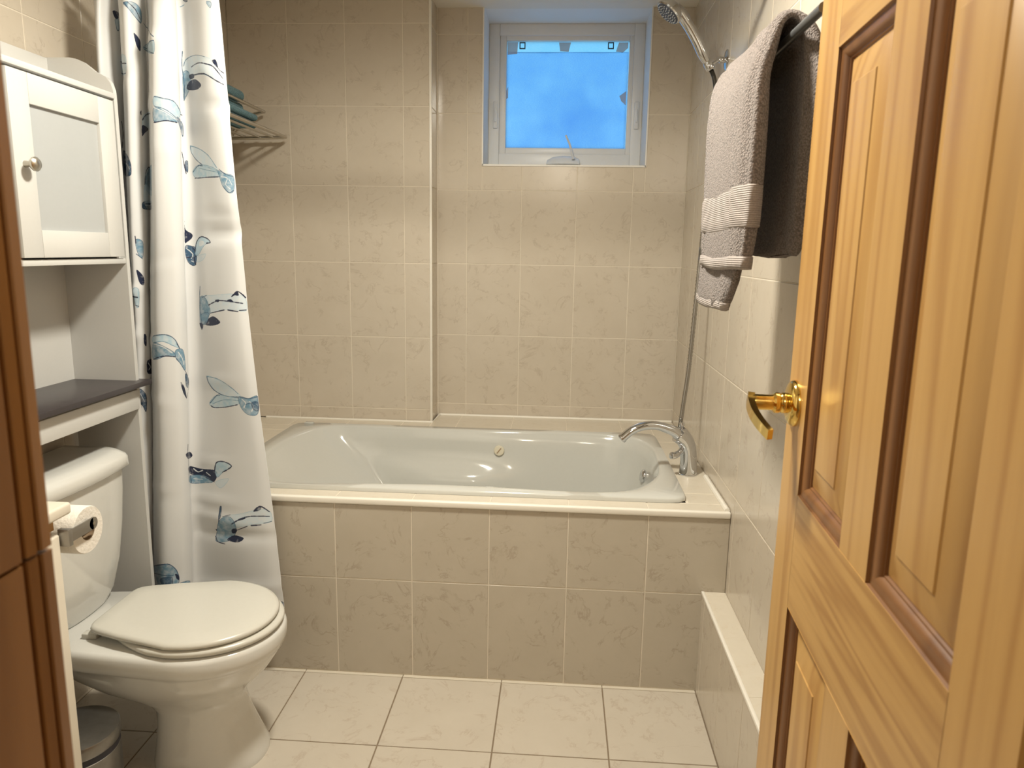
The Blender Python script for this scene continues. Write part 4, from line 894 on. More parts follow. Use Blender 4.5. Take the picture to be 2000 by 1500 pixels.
for j in range(NV + 1):
    z = CZ0 + (CZ1 - CZ0) * j / NV
    c = cur_curve(z)
    gather = sm(2.02, 2.12, z)
    for i, p in enumerate(c):
        s = arc[i]
        dy = 0
        for wz, wsx, wl_, amp, tilt in wr_:        # soft packing creases
            d = (z - wz - tilt * (s - wsx)) / .016
            e_ = (s - wsx) / wl_
            if abs(d) < 3 and abs(e_) < 2:
                dy += amp * math.exp(-d * d) * math.exp(-e_ * e_)
        dy += .0025 * math.sin(9 * z + 20 * s)
        y = p.y + dy - .011
        y = y * (1 - .35 * gather) + (-.062) * .35 * gather
        verts.append((p.x, y, z))
        uvs.append((s / W, (z - CZ0) / (CZ1 - CZ0)))
nu = len(mid)
for j in range(NV):
    for i in range(nu - 1):
        a = j * nu + i
        faces.append((a, a + 1, a + nu + 1, a + nu))
me = bpy.data.meshes.new('shower_curtain')
me.from_pydata(verts, [], faces)
uvl = me.uv_layers.new(name='UVMap')
for poly in me.polygons:
    for li, vi in zip(poly.loop_indices, poly.vertices):
        uvl.data[li].uv = uvs[vi]
me.shade_smooth()
cur = bpy.data.objects.new('shower_curtain', me); COL.objects.link(cur)
tag(cur, 'white shower curtain printed with blue watercolour blossoms drawn to the left', 'curtain')
sd = cur.modifiers.new('thickness', 'SOLIDIFY'); sd.thickness = .0012; sd.offset = 0

# the print: painted into an image here, flower by flower, in fabric coordinates
IW, IH = 1024, 2560
img_rgb = np.ones((IH, IW, 3), np.float32) * np.array((0.72, 0.73, 0.735), np.float32)
yy, xx = np.mgrid[0:IH, 0:IW].astype(np.float32)
def vnoise(seed, cells):
    r = np.random.RandomState(seed)
    gx, gy = cells, int(cells * IH / IW)
    gr = r.rand(gy + 2, gx + 2).astype(np.float32)
    fx, fy = xx / IW * gx, yy / IH * gy
    ix, iy = fx.astype(int), fy.astype(int)
    tx, ty = fx - ix, fy - iy
    tx, ty = tx * tx * (3 - 2 * tx), ty * ty * (3 - 2 * ty)
    return (gr[iy, ix] * (1 - tx) + gr[iy, ix + 1] * tx) * (1 - ty) + (gr[iy + 1, ix] * (1 - tx) + gr[iy + 1, ix + 1] * tx) * ty
blotch = vnoise(1, 70) * .6 + vnoise(2, 170) * .4
INK = dict(n=(0.012, 0.018, 0.055), d=(0.045, 0.10, 0.18), m=(0.16, 0.30, 0.42), l=(0.42, 0.58, 0.68), p=(0.60, 0.70, 0.77), w=(0.68, 0.71, 0.73))
def fill(pts, ink, amt):
    px = [(u * (IW - 1), v * (IH - 1)) for u, v in pts]
    xs = [p[0] for p in px]; ys = [p[1] for p in px]
    xa, xb, ya, yb = int(max(0, min(xs) - 2)), int(min(IW - 1, max(xs) + 3)), int(max(0, min(ys) - 2)), int(min(IH - 1, max(ys) + 3))
    if xb <= xa or yb <= ya: return
    X, Y = xx[ya:yb, xa:xb], yy[ya:yb, xa:xb]
    ins = np.zeros(X.shape, bool)
    for (ax, ay), (bx_, by) in zip(px, px[1:] + px[:1]):
        cond = ((ay > Y) != (by > Y))
        with np.errstate(divide='ignore', invalid='ignore'):
            xi = (bx_ - ax) * (Y - ay) / (by - ay) + ax
        ins ^= cond & (X < xi)
    bl = blotch[ya:yb, xa:xb]
    k = (ins * np.clip(amt * (.40 + 1.15 * bl), 0, 1))[..., None]
    R = img_rgb[ya:yb, xa:xb]
    R[:] = R * (1 - k) + np.array(INK[ink], np.float32) * k
def stroke(pts, ink, width):
    px = [(u * (IW - 1), v * (IH - 1)) for u, v in pts]
    for (ax, ay), (bx_, by) in zip(px, px[1:]):
        w = width * (.75 + .5 * math.sin(ax * .13 + ay * .07) ** 2)
        xa, xb = int(max(0, min(ax, bx_) - w - 2)), int(min(IW - 1, max(ax, bx_) + w + 3))
        ya, yb = int(max(0, min(ay, by) - w - 2)), int(min(IH - 1, max(ay, by) + w + 3))
        if xb <= xa or yb <= ya: continue
        X, Y = xx[ya:yb, xa:xb], yy[ya:yb, xa:xb]
        dx, dy = bx_ - ax, by - ay
        t = np.clip(((X - ax) * dx + (Y - ay) * dy) / (dx * dx + dy * dy + 1e-6), 0, 1)
        d = np.hypot(X - ax - t * dx, Y - ay - t * dy)
        k = np.clip(w - d + .7, 0, 1)[..., None] * .95
        R = img_rgb[ya:yb, xa:xb]
        R[:] = R * (1 - k) + np.array(INK[ink], np.float32) * k
for kind_, ink, amt, flat_ in PRINT:
    pts = [(flat_[i] / 2000.0, flat_[i + 1] / 4000.0) for i in range(0, len(flat_), 2)]
    if kind_ == 'f':
        fill(pts, ink, amt)
        if ink in 'plmd':                      # pigment gathers along the edge of each wash
            stroke(pts + pts[:1], {'p': 'l', 'l': 'm', 'm': 'd', 'd': 'n'}[ink], .55)
    else:
        stroke(pts, ink, amt)
img = bpy.data.images.new('curtain_print', IW, IH)
img.colorspace_settings.name = 'Linear Rec.709' if 'Linear Rec.709' in [c.name for c in bpy.types.Image.bl_rna.properties['colorspace_settings'].fixed_type.properties['name'].enum_items] else 'Non-Color'
buf = np.ones((IH, IW, 4), np.float32); buf[..., :3] = img_rgb
img.pixels.foreach_set(buf.ravel()); img.pack()
cm, nt, b, N, L = new_mat('printed_satin')
tx = N.new('ShaderNodeTexImage'); tx.image = img; tx.extension = 'EXTEND'
uvn = N.new('ShaderNodeUVMap'); uvn.uv_map = 'UVMap'
L.new(uvn.outputs[0], tx.inputs['Vector']); L.new(tx.outputs['Color'], b.inputs['Base Color'])
b.inputs['Roughness'].default_value = 0.42; b.inputs['Sheen Weight'].default_value = 0.1
tl = N.new('ShaderNodeBsdfTranslucent'); L.new(tx.outputs['Color'], tl.inputs['Color'])
ms = N.new('ShaderNodeMixShader'); ms.inputs[0].default_value = 0.12
L.new(b.outputs[0], ms.inputs[1]); L.new(tl.outputs[0], ms.inputs[2]); L.new(ms.outputs[0], N['Material Output'].inputs['Surface'])
me.materials.append(cm)

ring0 = None
for k, (px_, py_) in enumerate([CT[i] for i in (1, 3, 5, 7, 9, 12, 15, 17)]):
    if ring0 is None:
        bm = bmesh.new()
        cpts = [(0, .021 * math.cos(a), .024 * math.sin(a)) for a in [2 * math.pi * q / 24 for q in range(25)]]
        sweep(bm, cpts, .0016, 8, None, Vector((1, 0, 0)), False)
        ring0 = finish(bm, 'curtain_ring', 'chrome'); o = ring0
    else:
        o = ring0.copy(); COL.objects.link(o)
    o.location = (px_ * 1.0, -.06, 2.1315)
    tag(o, 'thin chrome ring joining the shower curtain to its rod', 'curtain ring', 'curtain rings on the shower rod')

# ------------------------------------------------------------------ towel shelf on the left wall with teal towels
rk = thing('towel_rack', (-1.87, .7, 1.86), 'two-tier metal towel rack on the left wall above the tub', 'towel rack')
for y in (.30, 1.0):
    finish(sweep(bmesh.new(), [(XL + .001, y, 1.852), (-1.745, y, 1.858)], .0075, 10), 'side_rail', 'satin', rk)
    finish(lathe(bmesh.new(), [(.022, 0), (.022, .005), (.012, .009)], (XL + .001, y, 1.852), X3, 20), 'flange', 'satin', rk)
    finish(sweep(bmesh.new(), [(XL + .02, y, 1.852), (-1.955, y, 1.90), (-1.90, y, 1.945), (-1.834, y, 1.962)], .0065, 10), 'upper_arm', 'satin', rk)
for x in (-1.745, -1.80, -1.86, -1.92):
    finish(sweep(bmesh.new(), [(x, .285, 1.860), (x, 1.012, 1.860)], .0072 if x > -1.75 else .005, 10), 'shelf_bar', 'satin', rk)
finish(sweep(bmesh.new(), [(-1.834, .285, 1.963), (-1.834, 1.012, 1.963)], .0065, 10), 'upper_bar', 'satin', rk)
def folded(name, x0, x1, y0, y1, z0, z1, label, sag=.0, layers=3):
    t = thing(name, ((x0 + x1) / 2, (y0 + y1) / 2, z0), label, 'towel')
    h = (z1 - z0) / layers
    for k in range(layers):
        bm = bx(bmesh.new(), x0 + .004 * (k % 2), x1 - .006 * ((k + 1) % 2), y0, y1, z0 + h * k + .0005, z0 + h * (k + 1), h * .48, 4)
        for v in bm.verts:
            v.co.z += .003 * math.sin(v.co.y * 30 + k) - sag * ((v.co.x - x0) / (x1 - x0)) ** 2
        finish(bm, 'fold', 'blue', t)
folded('bath_towel', -1.985, -1.785, .42, .83, 1.8665, 1.918, 'flat teal towel lying on the lower tier of the wall rack', 0, 2)
folded('rolled_towel', -1.99, -1.842, .40, .85, 1.9215, 2.012, 'thick teal towel piled under the upper bar of the wall rack', 0, 2)

# ------------------------------------------------------------------ over-toilet cabinet
XF, XB = -1.793, -1.988
cab = thing('bathroom_cabinet', (-1.89, -.378, 0), 'white over-toilet cabinet with a frosted glass door and a dark open shelf', 'cabinet')
prof = [(XB, 0), (XB, 1.899), (-1.912, 1.899), (-1.893, 1.896), (-1.874, 1.888), (-1.858, 1.876), (-1.843, 1.864), (-1.828, 1.857), (-1.812, 1.849), (-1.800, 1.834), (-1.794, 1.815), (XF, 1.79), (XF, 0)]
for ya, yb in ((-.141, -.126), (-.630, -.615)):
    finish(prism(bmesh.new(), prof, lambda p: Vector((p[0], ya, p[1])), lambda p: Vector((p[0], yb, p[1]))), 'side_panel', 'cabinet', cab, angle=25)
YA, YZ = -.615, -.141
box('top_board', 'cabinet', cab, XB, -1.790, YA, YZ, 1.791, 1.806, .002)
box('gallery_rail', 'cabinet', cab, XB, -1.975, YA, YZ, 1.806, 1.897, .001)
box('bottom_board', 'cabinet', cab, XB, -1.795, YA, YZ, 1.343, 1.358, .0015)
box('back_panel', 'cabinet', cab, XB, -1.982, YA, YZ, 1.0, 1.79)
box('fixed_stile', 'cabinet', cab, -1.812, -1.799, YA, -.552, 1.358, 1.79)
box('fixed_stile', 'cabinet', cab, -1.825, -1.812, -.156, YZ, 1.358, 1.79)
bm = bmesh.new()
dy0, dy1, dz0, dz1 = -.549, -.155, 1.3625, 1.7835
bx(bm, -1.805, -1.788, dy0, dy0 + .066, dz0, dz1, .0015); bx(bm, -1.805, -1.788, dy1 - .068, dy1, dz0, dz1, .0015)
bx(bm, -1.805, -1.788, dy0 + .0663, dy1 - .0683, dz0, dz0 + .065, .0012); bx(bm, -1.805, -1.788, dy0 + .0663, dy1 - .0683, dz1 - .069, dz1, .0012)
dr_ = finish(bm, 'door', 'cabinet', cab)
box('glass', 'frost', dr_, -1.801, -1.797, dy0 + .064, dy1 - .066, dz0 + .063, dz1 - .067)
finish(lathe(bmesh.new(), [(.008, 0), (.0075, .006), (.006, .012), (.0065, .016), (.013, .019), (.0165, .024), (.0165, .028), (.012, .033), (.003, .035)], (-1.789, -.517, 1.576), X3, 28), 'knob', 'satin', dr_)
sh = box('shelf_board', 'darkwood', cab, XB, -1.764, -.645, -.106, .986, 1.001, .0015); sh['label'] = 'dark brown shelf board'
box('apron', 'cabinet', cab, -1.803, -1.788, YA, YZ, .916, .975, .002)
box('cross_rail', 'cabinet', cab, XB, -1.976, YA, YZ, .20, .28, .001)
box('shelf_edge', 'cabinet', cab, -1.803, -1.796, YA, YZ, .975, .986)

# ------------------------------------------------------------------ toilet
toi = thing('toilet', (-1.6, -.40, 0), 'white two-piece toilet with closed ivory lid facing the room', 'toilet')
TY = -.408
def egg(z, xb, xf, w, xc=-1.49, ef=2.0, eb=4.0, taper=0.0, nn=64, yc=TY):
    out = []
    for k in range(nn):
        a = 2 * math.pi * k / nn
        c, s = math.cos(a), math.sin(a)
        if c >= 0:
            x = xc + (xf - xc) * abs(c) ** (2 / ef); y = w * abs(s) ** (2 / ef)
        else:
            x = xc + (xb - xc) * abs(c) ** (2 / eb); y = w * abs(s) ** (2 / eb)
            y *= 1 - taper * sm(0, 1, (xc - x) / (xc - xb))
        out.append(Vector((x, yc + math.copysign(y, s), z)))
    return out
B = [(.0, -1.628, -1.334, .118, -1.50, 2.3, 3, 0), (.02, -1.628, -1.334, .118, -1.50, 2.3, 3, 0), (.06, -1.622, -1.352, .111, -1.50, 2.2, 3, 0), (.12, -1.616, -1.378, .104, -1.50, 2.1, 3, 0), (.165, -1.618, -1.392, .102, -1.50, 2.1, 3, 0), (.19, -1.645, -1.389, .107, -1.50, 2.1, 3, 0),
     (.215, -1.72, -1.370, .122, -1.50, 2, 3, 0), (.240, -1.79, -1.348, .141, -1.50, 2, 3, 0), (.268, -1.86, -1.320, .162, -1.49, 2, 3, .1), (.297, -1.91, -1.300, .176, -1.49, 2, 3, .2), (.322, -1.87, -1.284, .184, -1.49, 2, 4, .2), (.330, -1.97, -1.281, .1865, -1.49, 2, 6, .18), (.333, -1.975, -1.276, .1905, -1.49, 2, 6, .18),
     (.350, -1.98, -1.2725, .194, -1.49, 2, 6, .18), (.372, -1.98, -1.272, .194, -1.49, 2, 6, .18), (.381, -1.978, -1.276, .190, -1.49, 2, 6, .18), (.385, -1.972, -1.284, .182, -1.49, 2, 6, .18)]
bowl = finish(loft(bmesh.new(), [egg(*r) for r in B]), 'bowl', 'china', toi, angle=60)
S = [(.388, -1.712, -1.292, .176), (.390, -1.716, -1.282, .184), (.398, -1.718, -1.277, .188), (.404, -1.716, -1.280, .186), (.407, -1.712, -1.290, .178)]
finish(loft(bmesh.new(), [egg(z, b_, f_, w_, -1.50, 2.05, 3.2, .30) for z, b_, f_, w_ in S]), 'seat', 'seat', toi, angle=60)
S = [(.4095, -1.738, -1.304, .172), (.411, -1.743, -1.294, .182), (.417, -1.745, -1.291, .185), (.4235, -1.743, -1.295, .181), (.4265, -1.738, -1.306, .172), (.4275, -1.70, -1.36, .12)]
finish(loft(bmesh.new(), [egg(z, b_, f_, w_, -1.50, 2.05, 9, .30) for z, b_, f_, w_ in S]), 'lid', 'seat', toi, angle=60)
for s in (-1, 1):
    bm = bx(bmesh.new(), -1.765, -1.725, TY + s * .098 - .012, TY + s * .098 + .012, .385, .400, .003)
    bx(bm, -1.742, -1.722, TY + s * .098 - .010, TY + s * .098 + .010, .395, .412, .004)
    finish(bm, 'hinge', 'seat', toi)
def rrect(z, xa, xb_, hw, r, bulge=0.0, nn=12, yc=-.394, hwb=None):
    """tank section: back flat, front corners rounded, front bulging"""
    pts = []
    hwb = hwb or hw
    pts += [(xa, -hwb), (xa, hwb)]
    for k in range(nn + 1):
        a = math.pi / 2 * (1 - k / nn); pts.append((xb_ - r + r * math.cos(a), hw - r + r * math.sin(a)))
    for k in range(1, nn):
        t = k / nn; pts.append((xb_, (hw - r) * (1 - 2 * t)))
    for k in range(nn + 1):
        a = -math.pi / 2 * (k / nn); pts.append((xb_ - r + r * math.cos(a), -hw + r + r * math.sin(a)))
    return [Vector((x + (bulge * (1 - (y / hw) ** 2) if x > xa + .02 else 0), yc + y, z)) for x, y in pts]
T = [(.386, -1.93, -1.85, .10, .05), (.388, -1.97, -1.838, .128, .055), (.42, -1.978, -1.828, .150, .05), (.50, -1.982, -1.818, .170, .045), (.60, -1.985, -1.812, .184, .04), (.70, -1.986, -1.809, .192, .035), (.765, -1.986, -1.808, .195, .035)]
finish(loft(bmesh.new(), [rrect(z, a, b_, h, r, .018) for z, a, b_, h, r in T]), 'tank', 'china', toi, angle=60)
T = [(.764, -1.986, -1.796, .204, .035), (.767, -1.988, -1.793, .2065, .036), (.792, -1.988, -1.794, .2055, .037), (.800, -1.987, -1.798, .202, .037), (.813, -1.984, -1.815, .188, .035), (.817, -1.98, -1.826, .178, .03), (.818, -1.97, -1.85, .15, .03)]
finish(loft(bmesh.new(), [rrect(z, a, b_, h, r, .018) for z, a, b_, h, r in T]), 'tank_lid', 'china', toi, angle=50)
box('flush_handle', 'chrome', toi, -1.80, -1.785, -.565, -.495, .708, .722, .004)

# ------------------------------------------------------------------ vanity, toilet paper
van = thing('vanity_cabinet', (-1.8, -1.2, 0), 'cream vanity cabinet in the left foreground beside the door jamb', 'vanity')
box('carcass', 'vanity', van, XL + .002, -1.612, -1.62, -.785, .08, .80, .001)
box('plinth', 'vanity', van, XL + .002, -1.66, -1.62, -.79, .0, .08)
rc_ = box('shadow_gap_strip', 'pine_h', van, XL + .002, -1.604, -1.62, -.788, .80, .832); rc_['label'] = 'tan strip standing in for the shadow gap under the countertop'  # tan strip put in for the shaded recess below the countertop
box('countertop', 'vanity', van, XL + .002, -1.574, -1.64, -.768, .832, .858, .006, 3)
box('backsplash', 'vanity', van, XL + .002, -1.985, -1.64, -.768, .858, .94, .003)
for ya, yb in ((-1.62, -1.21), (-1.197, -.787)):
    d = box('door', 'vanity', van, -1.611, -1.592, ya, yb, .10, .792, .006, 3)
    box('panel', 'vanity', d, -1.594, -1.588, ya + .06, yb - .06, .16, .735, .004)
    finish(lathe(bmesh.new(), [(.006, 0), (.006, .012), (.014, .018), (.012, .026), (.003, .029)], (-1.592, (yb - .03) if yb < -1 else ya + .03, .68), X3, 20), 'knob', 'satin', d)
tp = thing('toilet_paper_holder', (-1.58, -.78, .77), 'grey metal toilet paper holder fixed to the vanity side', 'holder')
finish(bx(bmesh.new(), -1.600, -1.574, -.785, -.772, .762, .800, .002), 'bracket', 'greymetal', tp)
bm = bx(bmesh.new(), -1.579, -1.5755, -.776, -.700, .769, .797, .001)
lathe(bm, [(.014, 0), (.014, .0035)], (-1.579, -.700, .783), X3, 24)
arm_ = finish(bm, 'arm', 'greymetal', tp)
finish(lathe(bmesh.new(), [(.0042, 0), (.0042, .0012), (.0018, .0014)], (-1.5755, -.700, .783), X3, 16), 'screw', 'satin', arm_)
finish(sweep(bmesh.new(), [(-1.70, -.700, .783), (-1.577, -.700, .783)], .0055, 14), 'bar', 'greymetal', tp)
trl = thing('toilet_paper_roll', (-1.636, -.705, .71), 'white toilet paper roll on the grey holder beside the toilet', 'toilet paper')
rc0 = (-1.690, -.703, .768)
bm = lathe(bmesh.new(), [(.0235, 0), (.052, 0), (.0535, .003), (.0535, .099), (.052, .102), (.0235, .102)], rc0, X3, 48, False, False)
finish(bm, 'paper', 'paper', trl)
bm = lathe(bmesh.new(), [(.0220, .001), (.0235, .0005), (.0235, .1015), (.0220, .101)], rc0, X3, 40, False, False)
finish(bm, 'core', 'card', trl)

# ------------------------------------------------------------------ pedal bin
bn = thing('trash_can', (-1.693, -.668, 0), 'round steel trash can with a black band between vanity and toilet', 'trash can')
BC = (-1.693, -.668, 0)
finish(lathe(bmesh.new(), [(.086, .012), (.094, .014), (.095, .02), (.095, .188), (.093, .190), (.08, .190)], BC, Z3, 56), 'body', 'steel', bn)
finish(lathe(bmesh.new(), [(.086, 0), (.0968, 0), (.0968, .013), (.09, .014)], BC, Z3, 48), 'base', 'black', bn)
finish(lathe(bmesh.new(), [(.08, .188), (.0942, .189), (.0942, .206), (.08, .207)], BC, Z3, 56), 'band', 'black', bn)
finish(lathe(bmesh.new(), [(.08, .205), (.0955, .206), (.0968, .209), (.0968, .234), (.0948, .237), (.090, .2372), (.055, .2385), (.005, .239)], BC, Z3, 64), 'lid', 'steel', bn)
box('pedal', 'black', bn, -1.605, -1.575, -.69, -.645, .006, .014, .003)

# ------------------------------------------------------------------ towel bar and taupe towel
tb = thing('towel_bar', (-0.1641, -.5, 1.7705), 'dark grey metal towel bar on the right wall behind the pine door', 'towel bar')
finish(sweep(bmesh.new(), [(-0.1628, -.965, 1.7695), (-0.1628, -0.275, 1.7675)], .0082, 18), 'bar', 'rodmetal', tb)
for y in (-.955, -.288):
    finish(sweep(bmesh.new(), [(-.002, y, 1.7705), (-0.1641, y, 1.7705)], .009, 14), 'post', 'rodmetal', tb)
    finish(lathe(bmesh.new(), [(.026, 0), (.026, .005), (.015, .010)], (-.001, y, 1.7705), (-1, 0, 0), 24), 'flange', 'rodmetal', tb)
tw = thing('towel', (-0.1658, -0.5678, 1.3165), 'thick taupe terry towel folded over the dark grey towel bar', 'towel')
def pad(path, hs_, yf, yn, flare=0.0, nn=44, wob=.003, seed=0, front_from=0.0):
    """a folded cloth swept along a path in the X-Z plane, yf..yn its ends along the bar"""
    rings = []
    m = len(path)
    P = [Vector((x, 0, z)) for x, z in path]
    r = random.Random(seed)
    ph = [r.uniform(0, 6.28) for _ in range(6)]
    for i, p in enumerate(P):
        t = (P[min(i + 1, m - 1)] - P[max(i - 1, 0)]).normalized()
        nrm = Vector((t.z, 0, -t.x))
        h, a, b = hs_[i], yf[i], yn[i]
        ring_ = []
        for k in range(nn):
            an = 2 * math.pi * k / nn
            c, s = math.cos(an), math.sin(an)
            yv = (a + b) / 2 + (a - b) / 2 * math.copysign(abs(c) ** .42, c)
            nv = h * math.copysign(abs(s) ** .75, s)
            w = (a - yv) / max(.01, a - b)
            ridge = .0024 * math.sin(yv * 74 + ph[0] + p.z * 2.5) + .0017 * math.sin(yv * 160 + ph[1] - p.z * 4)
            q = Vector((p.x, yv, p.z)) + nrm * (nv + (ridge if abs(s) > .3 else 0) * (1 if wob else 0))
            q.x -= flare * w * (sm(front_from - .12, front_from + .12, i / (m - 1)) if front_from else 1) * sm(1.80, 1.69, p.z)
            q.z += wob * math.sin(yv * 17 + ph[2])
            ring_.append(q)
        rings.append(ring_)
    return rings
PTH = [(-0.1207, 1.3983), (-0.1207, 1.4017), (-0.1215, 1.4418), (-0.1207, 1.567), (-0.1224, 1.6672), (-0.1257, 1.7333), (-0.1357, 1.7743), (-0.1491, 1.7953), (-0.1641, 1.802), (-0.1775, 1.7968), (-0.1892, 1.7759), (-0.1942, 1.7333), (-0.1959, 1.6672), (-0.1967, 1.567), (-0.1975, 1.4835), (-0.1992, 1.4167), (-0.2, 1.3766), (-0.2, 1.3733)]
HS = [0.005, 0.0167, 0.02, 0.02, 0.0184, 0.0167, 0.015, 0.0138, 0.0134, 0.0138, 0.015, 0.0184, 0.0217, 0.0234, 0.0234, 0.0217, 0.0167, 0.005]
YF_ = [-0.3757, -0.3757, -0.3757, -0.3674, -0.359, -0.3423, -0.3256, -0.3131, -0.3089, -0.3131, -0.3214, -0.3298, -0.3423, -0.3548, -0.3632, -0.3715, -0.3757, -0.3757]
YN_ = [-0.7765, -0.7932, -0.8266, -0.86, -0.8684, -0.86, -0.8433, -0.8266, -0.8166, -0.8166, -0.8224, -0.8308, -0.8391, -0.8433, -0.8416, -0.835, -0.8266, -0.8249]
def dense(L, k=4):
    return [v.x for v in spline([(a, 0, 0) for a in L], k)]
pth = [(v.x, v.z) for v in spline([(x, 0, z) for x, z in PTH], 4)]
body = finish(loft(bmesh.new(), pad(pth, dense(HS), dense(YF_), dense(YN_), .0184, 44, .003, 0, .58)), 'terry_body', 'towel', tw, angle=80)
# woven band across the front fold, and the layer hanging below it
bp_ = [(-0.1973, 1.5183), (-0.1975, 1.5167), (-0.1977, 1.4916), (-0.1979, 1.4666), (-0.1982, 1.4457), (-0.1982, 1.444)]
band = finish(loft(bmesh.new(), pad(bp_, [0.0217, 0.024, 0.0244, 0.0244, 0.024, 0.0217], [-0.3532, -0.3523, -0.354, -0.3557, -0.359, -0.3607], [-0.845, -0.8458, -0.8458, -0.845, -0.8441, -0.8433], 0.0184, 44, .003, 0)), 'woven_band', 'towelrib', tw, angle=80)
band['label'] = 'smooth ribbed band woven into the towel'
h_ = [(-0.2, 1.3933), (-0.2, 1.3917), (-0.2002, 1.3816), (-0.2005, 1.37), (-0.2005, 1.3691)]
hem = finish(loft(bmesh.new(), pad(h_, [0.0184, 0.0219, 0.0224, 0.0219, 0.015], [-0.3724, -0.3715, -0.3724, -0.374, -0.3757], [-0.8316, -0.8333, -0.8325, -0.8308, -0.8283], 0.0184)), 'hem', 'towelrib', tw, angle=80)
ul = [(-0.1975, 1.4501), (-0.1975, 1.4418), (-0.1992, 1.4), (-0.2009, 1.3499), (-0.2025, 1.3082), (-0.2034, 1.2898), (-0.2034, 1.2865)]
under = finish(loft(bmesh.new(), pad(ul, [0.0067, 0.0125, 0.015, 0.0159, 0.015, 0.0125, 0.005], [-0.359, -0.359, -0.359, -0.3548, -0.3507, -0.349, -0.3507], [-0.7765, -0.7849, -0.7765, -0.7556, -0.7222, -0.6972, -0.693], 0.015, 44, .003, 2)), 'under_layer', 'towel', tw, angle=80)
h_ = [(-0.203, 1.3032), (-0.2031, 1.3015), (-0.2034, 1.2931), (-0.2035, 1.2848), (-0.2035, 1.284)]
finish(loft(bmesh.new(), pad(h_, [0.01, 0.014, 0.0142, 0.0134, 0.0083], [-0.349, -0.3473, -0.3473, -0.3482, -0.349], [-0.7139, -0.7156, -0.708, -0.6989, -0.6963], 0.015, 44, .003, 2)), 'hem', 'towelrib', under, angle=80)

# ------------------------------------------------------------------ six-panel pine door, swung open
dE, dD = Vector((-.175, -1.0, 0)), Vector((-.067, -.998, 0)).normalized()
dN = Vector((dD.y, -dD.x, 0))
DM = Matrix(((dD.x, dN.x, 0, dE.x), (dD.y, dN.y, 0, dE.y), (0, 0, 1, 0), (0, 0, 0, 1)))     # (along, out of face, up) -> world
door = bpy.data.objects.new('door_1', None); COL.objects.link(door); door.location = dE; structure(door)
tag_d = 'honey pine six-panel door standing open along the right wall'
door['label'] = tag_d
DW, DT, DB, DTOP = .705, .036, .175, 2.21
SW = .100
mull = (.307, .399)
rails_z = [(DB, .385), (.862, 1.043), (1.677, 1.775), (2.095, DTOP)]
def dbox(name, mat, s0, s1, n0, n1, z0, z1, bev=.0015):
    return finish(bx(bmesh.new(), s0, s1, n0, n1, z0, z1, bev, 2, DM), name, mat, door)
dbox('stile', 'pine_v', 0, SW, -DT, 0, DB, DTOP)
dbox('stile', 'pine_v', DW - SW, DW, -DT, 0, DB, DTOP)
for z0, z1 in rails_z:
    dbox('rail', 'pine_h', SW, DW - SW, -DT, 0, z0, z1, .0004)
for (a0, a1), (b0, b1) in zip(rails_z, rails_z[1:]):
    dbox('mullion', 'pine_v', mull[0], mull[1], -DT, 0, a1, b0, .0006)
    for s0, s1 in ((SW, mull[0]), (mull[1], DW - SW)):
        def rect(i, nrm):
            return [DM @ Vector((s, nrm, z)) for s, z in ((s0 + i, a1 + i), (s1 - i, a1 + i), (s1 - i, b0 - i), (s0 + i, b0 - i))]
        bm = bmesh.new()
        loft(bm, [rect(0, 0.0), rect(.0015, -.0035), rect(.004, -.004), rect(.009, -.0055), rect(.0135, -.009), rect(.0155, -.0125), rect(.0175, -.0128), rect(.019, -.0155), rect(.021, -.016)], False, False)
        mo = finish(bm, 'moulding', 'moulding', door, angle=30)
        bm = bmesh.new()
        loft(bm, [rect(.016, -.030), rect(.016, -.0162), rect(.0205, -.0158), rect(.0255, -.0135), rect(.058, -.0058), rect(.0595, -.0042), rect(.061, -.004)], True, True)
        finish(bm, 'panel', 'pine_v', door, angle=20)
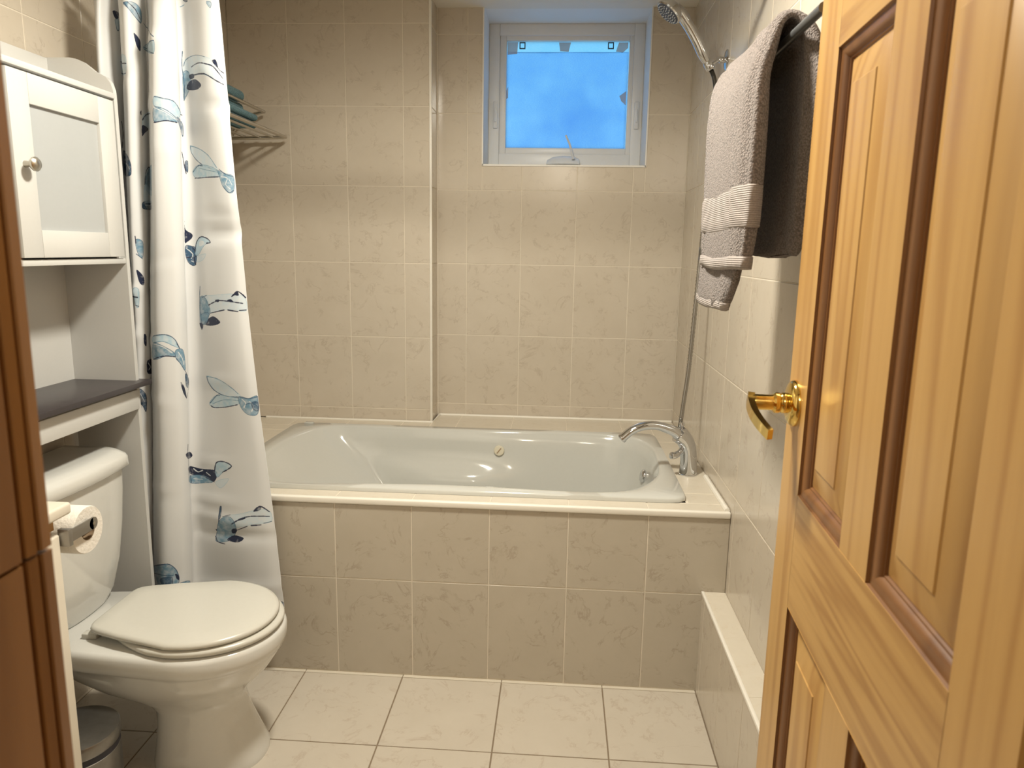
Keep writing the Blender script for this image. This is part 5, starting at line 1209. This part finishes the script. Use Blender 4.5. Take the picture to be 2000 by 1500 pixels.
# brass lever
def dl(s, n_, z):
    return DM @ Vector((s, n_, z))
RS, RZ = .040, 1.172
lev = finish(sweep(bmesh.new(), [dl(RS, .012, RZ), dl(RS, .060, RZ), dl(RS, .066, RZ)], [.0125, .0125, .0115], 24), 'lever_handle', 'brass', door)
lev['label'] = 'polished brass lever handle with a keyhole button'
finish(lathe(bmesh.new(), [(.0365, 0), (.0365, .004), (.033, .009), (.027, .0115), (.020, .013)], dl(RS, 0, RZ), dN, 40), 'rose', 'brass', lev)
finish(lathe(bmesh.new(), [(.0155, .012), (.0165, .015), (.0165, .020), (.0150, .0225), (.0168, .026), (.0168, .031), (.0140, .034)], dl(RS, 0, RZ), dN, 30), 'collar', 'brass', lev)
ap = spline([dl(RS - .008, .066, RZ + .006), dl(RS + .006, .068, RZ - .002), dl(RS + .030, .067, RZ - .012), dl(RS + .055, .063, RZ - .020), dl(RS + .078, .058, RZ - .026), dl(RS + .092, .054, RZ - .030)], 6)
finish(sweep(bmesh.new(), ap, [.0150 - .0035 * k / (len(ap) - 1) for k in range(len(ap))], 4, (1.0, .5), dN, True, math.pi / 4), 'arm', 'brass', lev, angle=30)
finish(lathe(bmesh.new(), [(.0045, 0), (.0045, .002), (.003, .0025)], dl(RS, .0700, RZ), dN, 16), 'turn_button', 'darkrubber', lev)
for z in (.42, 1.25, 2.0):
    finish(lathe(bmesh.new(), [(.006, -.045), (.006, .045)], dl(DW + .004, .004, z), Z3, 14), 'hinge', 'brass', door)

# recessed ceiling light above the room
cl = thing('ceiling_light', (LAMP_AT[0], LAMP_AT[1], CEIL), 'round flush ceiling light out of sight above the toilet', 'ceiling light')
finish(lathe(bmesh.new(), [(.150, 0), (.150, -.010), (.138, -.016), (.125, -.006)], (LAMP_AT[0], LAMP_AT[1], CEIL), Z3, 40, False, False), 'trim_ring', 'paint', cl)
em, nt, b, N, L = new_mat('lamp_diffuser')
b.inputs['Emission Color'].default_value = (1, .86, .66, 1); b.inputs['Emission Strength'].default_value = 3.0
finish(lathe(bmesh.new(), [(.126, -.005), (.001, -.0055)], (LAMP_AT[0], LAMP_AT[1], CEIL), Z3, 40), 'diffuser', em, cl)
